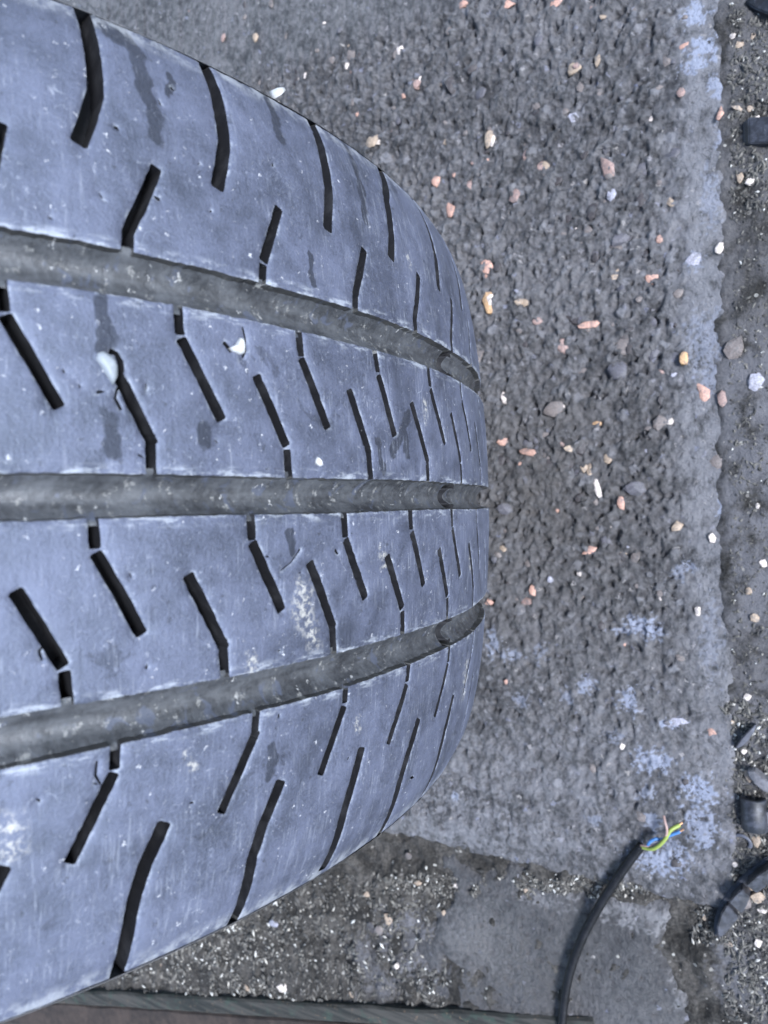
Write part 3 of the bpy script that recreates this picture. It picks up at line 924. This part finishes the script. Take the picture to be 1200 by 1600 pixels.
sidewall(1); sidewall(-1)

# ------------------------------------------------------------------ stones
def pebble_mesh(name, seed, mat, elong=1.0, angular=0.0):
    r = random.Random(seed)
    V, F = [], []
    rings, seg = 3, 7
    V.append((0, 0, 1))
    for i in range(1, rings + 1):
        a = math.pi * i / (rings + 1)
        for k in range(seg):
            b = 2 * math.pi * (k + .5 * (i % 2)) / seg
            m = r.uniform(.62, 1.2)
            V.append((math.sin(a) * math.cos(b) * m, math.sin(a) * math.sin(b) * m, math.cos(a) * r.uniform(.85, 1.1)))
    V.append((0, 0, -1))
    for k in range(seg):
        F.append((0, 1 + k, 1 + (k + 1) % seg))
    for i in range(rings - 1):
        a, b = 1 + i * seg, 1 + (i + 1) * seg
        for k in range(seg):
            k2 = (k + 1) % seg
            F.append((a + k, b + k, b + k2)); F.append((a + k, b + k2, a + k2))
    l = len(V) - 1
    a = 1 + (rings - 1) * seg
    for k in range(seg):
        F.append((l, a + (k + 1) % seg, a + k))
    me = mesh_np(name, V, F, angular < .5)
    me.materials.append(mat)
    return me

def stone_mat(name, col):
    t = NT(name)
    gp_ = t.n('ShaderNodeNewGeometry').outputs['Position']
    n1 = t.noise(gp_, 240, 4, .6); n2 = t.noise(gp_, 900, 3, .7)
    c = t.mix(t.ramp(n2, .35, .65), rgb(*[x * .7 for x in col]), rgb(*[x * 1.15 for x in col]))
    c = t.mix(t.ramp(n1, .50, .66, 0.0, 0.6), c, rgb(0.085, 0.082, 0.080))      # cement and dirt clinging to the stone
    return t.set(c, .6, t.bump(n2, .5, .0006), .45)
SCOL = {'P': (0.412, 0.241, 0.180), 'W': (0.576, 0.494, 0.426), 'O': (0.453, 0.277, 0.142), 'L': (0.261, 0.253, 0.284), 'G': (0.082, 0.077, 0.085), 'T': (0.302, 0.229, 0.164),
        'D': (0.041, 0.034, 0.033), 'M': (0.144, 0.120, 0.107), 'K': (0.261, 0.175, 0.147)}
SMAT = {k: stone_mat('stone_' + n, SCOL[k]) for k, n in
        dict(P='peach', W='white', O='ochre', L='pale_blue', G='slate', T='tan', D='dark', M='grey', K='dull_pink').items()}
SMESH = {k: [pebble_mesh('stone', 100 * i + ord(k), SMAT[k], angular=(i % 3 != 0)) for i in range(5)] for k in SCOL}

PX = 0.00046   # metres on the ground per photograph pixel
STONES = [(722, 6, 9, 7, 'P'), (793, 6, 9, 6, 'P'), (867, 5, 11, 7, 'P'), (624, 78, 8, 8, 'W'), (650, 129, 9, 11, 'K'), (655, 125, 5, 7, 'W'), (705, 134, 8, 16, 'D'), (765, 218, 8, 14, 'T'), (769, 222, 4, 9, 'W'),
 (897, 107, 12, 11, 'T'), (934, 97, 5, 9, 'T'), (1068, 71, 8, 6, 'P'), (1065, 145, 6, 8, 'K'), (1125, 178, 4, 10, 'P'), (1014, 186, 9, 7, 'W'), (893, 186, 8, 7, 'L'), (845, 260, 8, 12, 'K'),
 (950, 265, 8, 16, 'K'), (822, 242, 6, 8, 'K'), (682, 285, 7, 8, 'P'), (734, 290, 7, 8, 'K'), (702, 327, 7, 16, 'P'), (804, 305, 8, 13, 'K'), (761, 418, 8, 14, 'P'), (765, 475, 9, 17, 'O'), (768, 470, 5, 9, 'W'),
 (920, 509, 15, 5, 'P'), (840, 501, 8, 6, 'K'), (1017, 432, 9, 10, 'P'), (1084, 408, 13, 12, 'L'), (1123, 388, 5, 8, 'W'), (1070, 560, 6, 9, 'O'), (967, 577, 15, 13, 'G'), (970, 372, 20, 10, 'G'),
 (1007, 260, 11, 11, 'G'), (1047, 315, 5, 8, 'T'), (1000, 310, 8, 12, 'D'), (340, 40, 13, 12, 'O'), (268, 11, 7, 6, 'O'), (582, 222, 12, 11, 'T'), (590, 220, 6, 8, 'W'),
 (541, 102, 5, 6, 'W'), (465, 122, 5, 5, 'W'), (475, 116, 4, 8, 'W'), (1098, 613, 8, 14, 'P'), (1129, 623, 6, 12, 'K'), (787, 621, 6, 10, 'W'), (784, 614, 5, 5, 'W'), (930, 660, 9, 6, 'O'),
 (785, 690, 10, 6, 'P'), (825, 707, 14, 5, 'P'), (890, 701, 7, 5, 'T'), (1012, 702, 11, 11, 'L'), (950, 717, 6, 7, 'T'), (921, 731, 5, 13, 'T'), (933, 762, 5, 14, 'W'), (992, 762, 12, 10, 'G'), (996, 762, 7, 6, 'L'),
 (971, 787, 5, 9, 'P'), (869, 796, 6, 8, 'P'), (921, 859, 10, 6, 'P'), (971, 866, 7, 6, 'T'), (992, 871, 7, 9, 'M'), (787, 794, 10, 9, 'G'), (833, 923, 5, 8, 'P'), (823, 940, 11, 6, 'K'), (764, 941, 7, 5, 'P'),
 (1112, 840, 5, 7, 'W'), (1046, 659, 5, 5, 'W'), (878, 635, 4, 4, 'W'), (1110, 1144, 6, 6, 'P'), (1054, 1131, 14, 7, 'L'), (973, 1166, 4, 5, 'W'), (866, 640, 18, 14, 'M'), (1145, 545, 14, 16, 'M'),
 (820, 225, 10, 14, 'M'), (880, 540, 10, 12, 'K'), (745, 560, 9, 13, 'M'), (980, 540, 18, 14, 'M'), (1120, 720, 14, 14, 'M'), (840, 175, 9, 9, 'D'), (905, 700, 10, 12, 'D'), (780, 720, 8, 8, 'D'), (860, 725, 8, 10, 'D'),
 (870, 280, 7, 10, 'D'), (925, 330, 8, 14, 'D'), (890, 340, 9, 12, 'D'), (430, 160, 5, 4, 'W'), (400, 60, 6, 8, 'T'), (350, 60, 5, 9, 'K'), (545, 70, 5, 4, 'T'), (640, 20, 6, 8, 'D'),
 (730, 1080, 7, 7, 'M'), (955, 305, 6, 7, 'L'), (905, 895, 5, 5, 'W'), (860, 905, 5, 6, 'L'), (890, 940, 6, 6, 'L'), (1030, 935, 5, 5, 'W'), (1090, 955, 4, 6, 'W')]
def stone_obj(px, py, rx, ry, c, parent, zfun, sink=0.35, rotz=None, pool=None):
    p = ground_at(px, py)
    me = random.choice((pool or SMESH)[c])
    o = bpy.data.objects.new('stone', me)
    COL.objects.link(o)
    o.parent = parent
    a, b = rx * PX * 1.25, ry * PX * 1.25
    h = min(a, b) * random.uniform(.28, .46)
    o.scale = (a, b, h)
    o.rotation_euler = (random.uniform(-.25, .25), random.uniform(-.25, .25), random.uniform(-.4, .4) if rotz is None else rotz)
    o.location = (p[0], p[1], zfun(p[0], p[1]) + h * (0.5 - sink) )
    return o
for s in STONES:
    stone_obj(*s, slab, slab_h, sink=random.uniform(.6, .95))
n = 0
while n < 185:
    px, py = random.uniform(250, 1075), random.uniform(-10, 1355)
    if n < 130 and py > 950: continue
    # keep to ground that the tyre does not hide
    if px < 770 and not (py < 40 + (px - 200) * .5 or py > 1600 - (px - 60) * .52): continue
    c = random.choices('PWKTLGMD', (1.5, 2, 2, 3, 1, 5, 14, 10))[0]
    r = random.uniform(2.5, 4.5) if c in 'PWLK' else random.uniform(3, 8)
    stone_obj(px, py, r, r * random.uniform(.7, 1.6), c, slab, slab_h, sink=random.uniform(.7, 1.1), rotz=random.uniform(-1.5, 1.5))
    n += 1

# stones lying in the dirt
def dirt_z(x, y):
    i = min(max(int(np.searchsorted(DX, x)), 0), len(DX) - 1); j = min(max(int(np.searchsorted(DY, y)), 0), len(DY) - 1)
    return float(DH[i, j])
DST = [(422, 1447, 11, 8, 'L'), (605, 1437, 9, 12, 'T'), (578, 1452, 8, 14, 'D'), (590, 1455, 10, 10, 'M'), (240, 1516, 12, 7, 'T'), (1154, 66, 6, 5, 'W'), (1143, 52, 4, 4, 'W'), (1176, 50, 4, 5, 'W'),
       (1151, 167, 8, 3, 'T'), (1171, 166, 4, 4, 'W'), (1183, 180, 4, 4, 'W'), (1155, 275, 5, 7, 'T'), (1172, 281, 6, 5, 'W'), (1180, 597, 9, 10, 'L'), (1183, 790, 3, 4, 'W'), (1180, 966, 5, 6, 'W'), (1193, 880, 4, 5, 'W'),
       (1169, 924, 4, 5, 'W'), (1168, 1090, 5, 5, 'W'), (1140, 1130, 6, 5, 'W'), (1163, 1175, 4, 5, 'W'), (1170, 1215, 6, 8, 'T'), (1175, 1300, 5, 5, 'W'), (1180, 1318, 7, 9, 'T'), (1148, 1354, 4, 4, 'W'), (1121, 1393, 5, 3, 'W'),
       (1178, 1392, 6, 5, 'T'), (1184, 1405, 10, 10, 'T'), (1190, 1425, 6, 5, 'W'), (1165, 1415, 7, 9, 'M'), (1185, 1475, 5, 6, 'W'), (1132, 1475, 10, 3, 'T'), (440, 1545, 10, 7, 'W'), (380, 1548, 8, 5, 'W'), (645, 1590, 7, 8, 'W'),
       (545, 1560, 5, 7, 'T'), (620, 1510, 5, 6, 'W'), (648, 1385, 7, 5, 'W'), (570, 1400, 6, 5, 'T'), (690, 1430, 4, 5, 'W'), (710, 1388, 6, 4, 'W'), (820, 1395, 4, 5, 'W'), (1040, 1375, 4, 4, 'W'), (1100, 1440, 4, 5, 'W')]
for k, s in enumerate(DST):
    if s[4] == 'W' and k % 2: s = s[:4] + ('T',)
    stone_obj(*s, dirt, dirt_z, sink=.1)

# fine loose grit: thousands of chips nobody could count
def grit():
    V, F, C = [], [], []
    def chip(x, y, z, r, c, el):
        a = random.random() * 6.28
        b = len(V)
        ca, sa = math.cos(a), math.sin(a)
        tilt = random.uniform(-.5, .5)
        for (i, j, k) in ((1, 0, 0), (-.9, .2, 0), (0, .8, 0), (.1, -.9, 0), (.1, 0, .7), (0, 0, -.6)):
            i *= el * random.uniform(.7, 1.2); j *= random.uniform(.7, 1.2)
            V.append((x + r * (i * ca - j * sa), y + r * (i * sa + j * ca), z + r * (k + tilt * i * .6)))
            C.append(c)
        for f in ((0, 2, 4), (2, 1, 4), (1, 3, 4), (3, 0, 4), (2, 0, 5), (1, 2, 5), (3, 1, 5), (0, 3, 5)):
            F.append(tuple(b + q for q in f))
    def put(px, py, dens_white, rmax):
        p = ground_at(px, py)
        w = random.random() < dens_white
        c = random.uniform(.55, 1.0) if w else random.uniform(0, .4)
        r = random.uniform(.0005, rmax) * (1 if w else 1.2)
        chip(p[0], p[1], dirt_z(p[0], p[1]) + r * .25, r, c, random.choice((1, 1, 1.6, 2.4)))
    for _ in range(2600):
        put(random.uniform(180, 700), random.uniform(1370, 1575), .07, .0018)
    for _ in range(700):
        put(random.triangular(200, 470, 350), random.uniform(1440, 1560), .22, .0019)
    for _ in range(1500):
        put(random.uniform(600, 1130), random.gauss(1387, 9), .14, .0015)
    for _ in range(900):
        put(random.uniform(1140, 1215), random.uniform(0, 330), .05, .0012)
    for _ in range(600):
        put(random.uniform(1140, 1215), random.uniform(330, 1120), .04, .0010)
    for _ in range(1500):
        put(random.uniform(1130, 1215), random.uniform(1100, 1600), .09, .0015)
    for _ in range(400):
        put(random.uniform(1080, 1150), random.uniform(1375, 1480), .14, .0013)
    me = mesh_np('grit', V, F, False)
    attr(me, 'tone', C)
    t = NT('grit_chips')
    f = t.attr('tone')
    nd = t.n('ShaderNodeValToRGB')
    t.l(f, nd.inputs[0])
    el = nd.color_ramp.elements
    el[0].position = 0; el[0].color = (.02, .019, .017, 1)
    el[1].position = 1; el[1].color = (.50, .49, .45, 1)
    e = el.new(.4); e.color = (.125, .115, .097, 1)
    e = el.new(.55); e.color = (.30, .27, .22, 1)
    t.set(nd.outputs[0], .7)
    return tag(link('grit', me, None, [t.m]), 'fine pale and dark grit scattered along the dirt joints', 'grit', kind='stuff')
grit()

# ------------------------------------------------------------------ stones caught in the tread
def tread_frame(px, py, lift=0.0):
    u, v = tread_at(px, py)
    p = on_tread(np.array([u]), np.array([v]), -lift)[0]
    th = u / 6.1394
    n = Vector((math.cos(th), 0, math.sin(th)))
    tdir = Vector((-math.sin(th), 0, math.cos(th)))      # image left
    ydir = Vector((0, 1, 0))
    return Vector(p), n, tdir, ydir

def chip_on_tread(name, outline, lift, thick_, mat, label, cat):
    """flat-ish stone from a pixel outline, with real thickness and a domed face"""
    uv = np.array([tread_at(*p) for p in outline])
    c = uv.mean(0)
    rings = []
    for s_, dep in ((1.0, 0.03), (1.02, 0.0), (.92, -lift * .7), (.6, -lift * 1.05), (.25, -lift * 1.1)):
        q = c + (uv - c) * s_
        rings.append(on_tread(q[:, 0], q[:, 1], dep + np.array([random.uniform(-.004, .004) for _ in q])))
    n = len(uv)
    V = [tuple(p) for r in rings for p in r]
    F = []
    for i in range(len(rings) - 1):
        for k in range(n):
            k2 = (k + 1) % n
            F.append((i * n + k, i * n + k2, (i + 1) * n + k2, (i + 1) * n + k))
    F.append(tuple((len(rings) - 1) * n + k for k in range(n)))
    F.append(tuple(reversed(range(n))))
    me = mesh_np(name, V, F, True)
    bm = bmesh.new(); bm.from_mesh(me); bmesh.ops.recalc_face_normals(bm, faces=bm.faces); bm.to_mesh(me); bm.free()
    return tag(link(name, me, None, [mat]), label, cat)
M_CHIP = simple('pale_stone', (0.20, 0.22, 0.235), 0.55, 0.12, 900, 0.5, 0.0004)
M_CHIPW = simple('white_stone', (0.42, 0.42, 0.41), 0.5, 0.10, 900, 0.4, 0.0004)
chip_on_tread('stone_chip', [(152, 552), (160, 549), (168, 554), (177, 561), (183, 574), (182, 590), (176, 602), (168, 590), (158, 574), (150, 562)], .03, .03, M_CHIP,
              'oval pale grey stone wedged in the end of a tread cut', 'stone chip')
chip_on_tread('stone_chip', [(374, 528), (378, 530), (381, 541), (380, 553), (374, 554), (363, 548), (360, 543), (367, 540)], .028, .03, M_CHIPW,
              'small white triangular stone stuck in a crack below the upper groove', 'stone chip')
chip_on_tread('stone_chip', [(496, 714), (500, 718), (503, 727), (499, 729), (494, 722)], .014, .02, M_CHIPW,
              'tiny white stone stuck in the rib just above the middle groove', 'stone chip')
chip_on_tread('stone_chip', [(425, 141), (432, 140), (437, 148), (431, 153)], .06, .03, M_CHIPW,
              'small white stone stuck on the upper shoulder edge of the tyre', 'stone chip')

# ------------------------------------------------------------------ cable
def tube(name, pts, r, mat, parent=None, seg=12, closed_ends=True, rfun=None):
    P = [Vector(p) for p in pts]
    # Catmull-Rom resample
    out = []
    for i in range(len(P) - 1):
        p0 = P[max(i - 1, 0)]; p1 = P[i]; p2 = P[i + 1]; p3 = P[min(i + 2, len(P) - 1)]
        for k in range(8):
            t = k / 8
            out.append(0.5 * ((2 * p1) + (p2 - p0) * t + (2 * p0 - 5 * p1 + 4 * p2 - p3) * t * t + (3 * p1 - p0 - 3 * p2 + p3) * t ** 3))
    out.append(P[-1])
    V, F = [], []
    up = Vector((0, 0, 1))
    for i, p in enumerate(out):
        d = (out[min(i + 1, len(out) - 1)] - out[max(i - 1, 0)]).normalized()
        a = d.cross(up)
        if a.length < 1e-3: a = d.cross(Vector((1, 0, 0)))
        a.normalize(); b = a.cross(d).normalized()
        rr = r * (rfun(i / (len(out) - 1)) if rfun else 1)
        for k in range(seg):
            an = 2 * math.pi * k / seg
            V.append(p + a * math.cos(an) * rr + b * math.sin(an) * rr)
    n = len(out)
    for i in range(n - 1):
        for k in range(seg):
            k2 = (k + 1) % seg
            F.append((i * seg + k, i * seg + k2, (i + 1) * seg + k2, (i + 1) * seg + k))
    F.append(tuple(range(seg))); F.append(tuple((n - 1) * seg + k for k in reversed(range(seg))))
    me = mesh_np(name, V, F, True)
    bm = bmesh.new(); bm.from_mesh(me); bmesh.ops.recalc_face_normals(bm, faces=bm.faces); bm.to_mesh(me); bm.free()
    return link(name, me, parent, [mat])

M_SHEATH = plastic_dusty('black_sheath', (0.003, 0.003, 0.0035), (0.014, 0.014, 0.017), .5)
M_SHEATH.node_tree.nodes['Principled BSDF'].inputs['Specular IOR Level'].default_value = 0.22
cable = bpy.data.objects.new('electric_cable', None)
COL.objects.link(cable)
tag(cable, 'black electric cable with three stripped coloured wires at its end', 'cable')
RC = 0.0031
cp = [(905, 1790), (888, 1700), (879, 1630), (880, 1580), (889, 1525), (908, 1470), (937, 1415), (966, 1370), (989, 1338), (1003, 1321)]
pts = []
for i, (x, y) in enumerate(cp):
    lift = RC * (1.05 + (0.5 if i in (4, 5) else 0.15))
    p = ground_at(x, y, lift)
    pts.append((p[0], p[1], lift))
tube('sheath', pts, RC, M_SHEATH, cable, 16)
M_BLUE = simple('blue_wire', (0.05, 0.15, 0.34), .5, .1)
M_YG = simple('yellow_green_wire', (0.20, 0.25, 0.05), .5, .12)
M_BROWN = simple('brown_wire', (0.30, 0.20, 0.17), .5, .2)
def gp(x, y, z):
    p = ground_at(x, y, z); return (p[0], p[1], z)
tube('wire', [gp(1000, 1323, .004), gp(1011, 1322, .006), gp(1015, 1316, .008), gp(1024, 1311, .008), gp(1033, 1312, .006), gp(1045, 1306, .004), gp(1063, 1299, .004)], .0011, M_BLUE, cable, 10)['label'] = 'blue insulated wire'
tube('wire', [gp(1002, 1323, .005), gp(1012, 1326, .007), gp(1021, 1326, .009), gp(1031, 1320, .010), gp(1040, 1310, .010), gp(1048, 1297, .009), gp(1062, 1289, .006)], .0013, M_YG, cable, 10)['label'] = 'yellow and green earth wire'
tube('wire', [gp(1001, 1321, .005), gp(1014, 1322, .007), gp(1030, 1317, .008), gp(1040, 1307, .010), gp(1042, 1296, .011), gp(1039, 1284, .011), gp(1037, 1275, .009)], .0009, M_BROWN, cable, 10)['label'] = 'thin brown wire'

M_COPPER = simple('copper_strand', (0.45, 0.24, 0.13), .45, .2, metal=.8)
tube('conductor', [gp(1062, 1299.5, .0045), gp(1068, 1296, .004)], .0006, M_COPPER, cable, 6)
tube('conductor', [gp(1061, 1289.5, .0062), gp(1066, 1285, .005)], .0007, M_COPPER, cable, 6)
# ------------------------------------------------------------------ debris beside the slab
M_BLK = plastic_dusty('dusty_black_plastic', (0.010, 0.0105, 0.013), (0.055, 0.058, 0.072), .7)
M_GRYP = plastic_dusty('grey_plastic', (0.06, 0.062, 0.075), (0.12, 0.125, 0.15), .8)
M_CONK = simple('concrete_chunk', (0.13, 0.125, 0.13), .85, .3, 400, .7, .001)

def prism(name, outline, z0, hts, mat, parent=None, bev=0.0007, smooth=False):
    """solid from a pixel outline on the ground; hts: one height per corner"""
    P = [ground_at(x, y, z0) for x, y in outline]
    n = len(P)
    V = [(p[0], p[1], z0) for p in P] + [(p[0], p[1], z0 + h) for p, h in zip(P, hts)]
    F = [tuple(reversed(range(n))), tuple(range(n, 2 * n))] + [(k, (k + 1) % n, n + (k + 1) % n, n + k) for k in range(n)]
    me = mesh_np(name, V, F, smooth)
    bm = bmesh.new(); bm.from_mesh(me)
    bmesh.ops.triangulate(bm, faces=[f for f in bm.faces if len(f.verts) > 4])
    bmesh.ops.recalc_face_normals(bm, faces=bm.faces)
    es = [e for e in bm.edges if e.is_manifold and e.calc_face_angle(0) > .5]
    bmesh.ops.bevel(bm, geom=es, offset=bev, segments=2, affect='EDGES', clamp_overlap=True)
    bm.to_mesh(me); bm.free()
    return link(name, me, parent, [mat])

# curved, stepped piece of black plastic
fr = bpy.data.objects.new('plastic_fragment', None); COL.objects.link(fr)
tag(fr, 'curved stepped black plastic fragment lying in the grit', 'plastic fragment')
z0 = -0.008
prism('backing', [(1117, 1455), (1118, 1428), (1127, 1402), (1143, 1380), (1166, 1357), (1196, 1334), (1222, 1322), (1226, 1334), (1200, 1350), (1172, 1374), (1152, 1396), (1138, 1418), (1131, 1440), (1129, 1456)], z0, [.007] * 14, M_BLK, fr)
prism('step', [(1124, 1454), (1124, 1432), (1131, 1410), (1139, 1399), (1156, 1421), (1150, 1430), (1138, 1444)], z0, [.013, .0135, .014, .014, .011, .011, .012], M_BLK, fr)
prism('step', [(1143, 1390), (1152, 1379), (1162, 1371), (1174, 1387), (1169, 1400), (1162, 1412)], z0, [.018, .018, .018, .014, .014, .014], M_BLK, fr)
prism('step', [(1169, 1363), (1184, 1350), (1204, 1336), (1214, 1352), (1200, 1370), (1184, 1382)], z0, [.019, .019, .019, .013, .013, .013], M_BLK, fr)

# short length of black hose
def hose(name, p0, p1, r, ri, mat, parent=None):
    a, b = Vector(p0), Vector(p1)
    d = (b - a).normalized(); u_ = d.cross(Vector((0, 0, 1))).normalized(); w_ = u_.cross(d)
    prof_ = [(0, ri), (0, r * .93), (.03, r), (.5, r), (.97, r), (1, r * .93), (1, ri), (.6, ri), (.3, ri)]
    seg = 28
    V, F = [], []
    for s_, rr in prof_:
        for k in range(seg):
            an = 2 * math.pi * k / seg
            V.append(a + (b - a) * s_ + u_ * rr * math.cos(an) + w_ * rr * math.sin(an))
    n = len(prof_)
    for i in range(n):
        for k in range(seg):
            F.append((i * seg + k, i * seg + (k + 1) % seg, ((i + 1) % n) * seg + (k + 1) % seg, ((i + 1) % n) * seg + k))
    me = mesh_np(name, V, F, True)
    bm = bmesh.new(); bm.from_mesh(me); bmesh.ops.recalc_face_normals(bm, faces=bm.faces); bm.to_mesh(me); bm.free()
    return link(name, me, parent, [mat])
zc = -0.001
tag(hose('hose_piece', gp(1177, 1246, zc), gp(1179, 1296, zc), .0078, .005, M_BLK), 'short piece of black hose standing out of the grit', 'hose piece')
# washer half sunk in the dirt
def ring(name, c, R_, r, tilt, mat):
    V, F = [], []
    n, m = 28, 8
    for i in range(n):
        a = 2 * math.pi * i / n
        for k in range(m):
            b = 2 * math.pi * k / m
            V.append(((R_ + r * math.cos(b)) * math.cos(a), (R_ + r * math.cos(b)) * math.sin(a), r * .6 * math.sin(b)))
    for i in range(n):
        for k in range(m):
            F.append((i * m + k, ((i + 1) % n) * m + k, ((i + 1) % n) * m + (k + 1) % m, i * m + (k + 1) % m))
    o = link(name, mesh_np(name, V, F, True), None, [mat])
    o.location = c; o.rotation_euler = tilt
    return o
tag(ring('washer', gp(1160, 1315, -.005), .0050, .0013, (.35, -.25, 0), M_GRYP), 'small grey ring washer half sunk in grit below the hose', 'washer')
# blade-shaped splinter
tag(prism('plastic_splinter', [(1150, 1164), (1160, 1148), (1172, 1135), (1183, 1126), (1180, 1138), (1170, 1152), (1158, 1164)], -.007, [.009, .012, .012, .009, .008, .008, .007], M_GRYP), 'thin pointed grey splinter lying in the grit', 'splinter')
tag(prism('concrete_chunk', [(1169, 1196), (1180, 1194), (1196, 1206), (1216, 1216), (1214, 1232), (1196, 1230), (1180, 1216), (1172, 1206)], -.008, [.011, .013, .014, .013, .010, .010, .011, .010], M_CONK), 'pale flat chip of concrete above the black hose', 'concrete chip')
tag(prism('plastic_block', [(1162, 198), (1172, 196), (1214, 196), (1214, 236), (1172, 235), (1163, 232)], -.009, [.007, .012, .014, .013, .011, .007], M_BLK), 'square bluish black plastic block at the slab edge', 'plastic block')
tag(prism('plastic_wedge', [(1164, 12), (1178, 8), (1222, 2), (1222, 46), (1198, 34), (1180, 24)], -.009, [.007, .012, .014, .012, .010, .008], M_BLK), 'dark pointed plastic wedge in the upper right corner', 'plastic wedge')
tag(prism('plastic_shard', [(1190, 1262), (1206, 1256), (1214, 1280), (1200, 1290), (1192, 1280)], -.009, [.009, .011, .011, .009, .008], M_CONK), 'small pale shard touching the right of the hose', 'shard')

# ------------------------------------------------------------------ timber strip along the bottom
def plank():
    t = NT('mossy_timber')
    co = t.n('ShaderNodeTexCoord').outputs['Object']
    g = t.noise(t.vmap(co, (12, 220, 220)), 1.0, 5, .65)
    n = t.noise(co, 90, 5, .65)
    col = t.mix(t.ramp(g, .35, .65), rgb(.014, .015, .013), rgb(.045, .042, .036))
    col = t.mix(t.math('MULTIPLY', t.ramp(n, .52, .66), .6), col, rgb(.03, .048, .036))
    col = t.mix(t.math('MULTIPLY', t.ramp(t.noise(co, 300, 5, .7), .60, .70), .6), col, rgb(.20, .13, .08))
    t.set(col, .85, t.bump(g, .7, .0015), .3)
    m2 = simple('raw_timber', (.030, .021, .016), .85, .5, 120, .7, .0012)
    p0, p1 = ground_at(60, 1548), ground_at(900, 1592)
    root = bpy.data.objects.new('timber_strip', None); COL.objects.link(root)
    tag(root, 'dark mossy timber strip lying along the gritty joint', 'timber strip')
    a = Vector((p0[0], p0[1], 0)); b = Vector((p1[0], p1[1], 0))
    a, b = a - (b - a) * .25, b + (b - a) * .02
    d = (b - a).normalized(); w = Vector((d.y, -d.x, 0))
    def board(name, o0, o1, zt, mat):
        n = 60
        V, F = [], []
        for i in range(n + 1):
            p = a + (b - a) * i / n
            j0 = fbm(np.array([i * .21 + o0 * 90]), np.array([3.3]), 3)[0] * .0022
            zj = fbm(np.array([i * .15 + o0 * 50]), np.array([7.7]), 3)[0] * .0016
            q0, q1 = p + w * (o0 + j0), p + w * (o1 + j0 * .5)
            e = .0018
            V += [(q0.x, q0.y, -.02), (q0.x, q0.y, zt - e + zj), (q0.x + w.x * e, q0.y + w.y * e, zt + zj), (q1.x - w.x * e, q1.y - w.y * e, zt + zj), (q1.x, q1.y, zt - e + zj), (q1.x, q1.y, -.02)]
        for i in range(n):
            for k in range(5):
                F.append((i * 6 + k, i * 6 + k + 1, i * 6 + 7 + k, i * 6 + 6 + k))
        F.append((0, 1, 2, 3, 4, 5)); F.append(tuple(n * 6 + k for k in reversed(range(6))))
        me = mesh_np(name, V, F, False)
        bm = bmesh.new(); bm.from_mesh(me); bmesh.ops.recalc_face_normals(bm, faces=bm.faces); bm.to_mesh(me); bm.free()
        return link(name, me, root, [mat])
    board('board', -.002, .0125, .0015, t.m)
    board('board', .0128, .040, .0005, m2)['label'] = 'lower brown board'
plank()
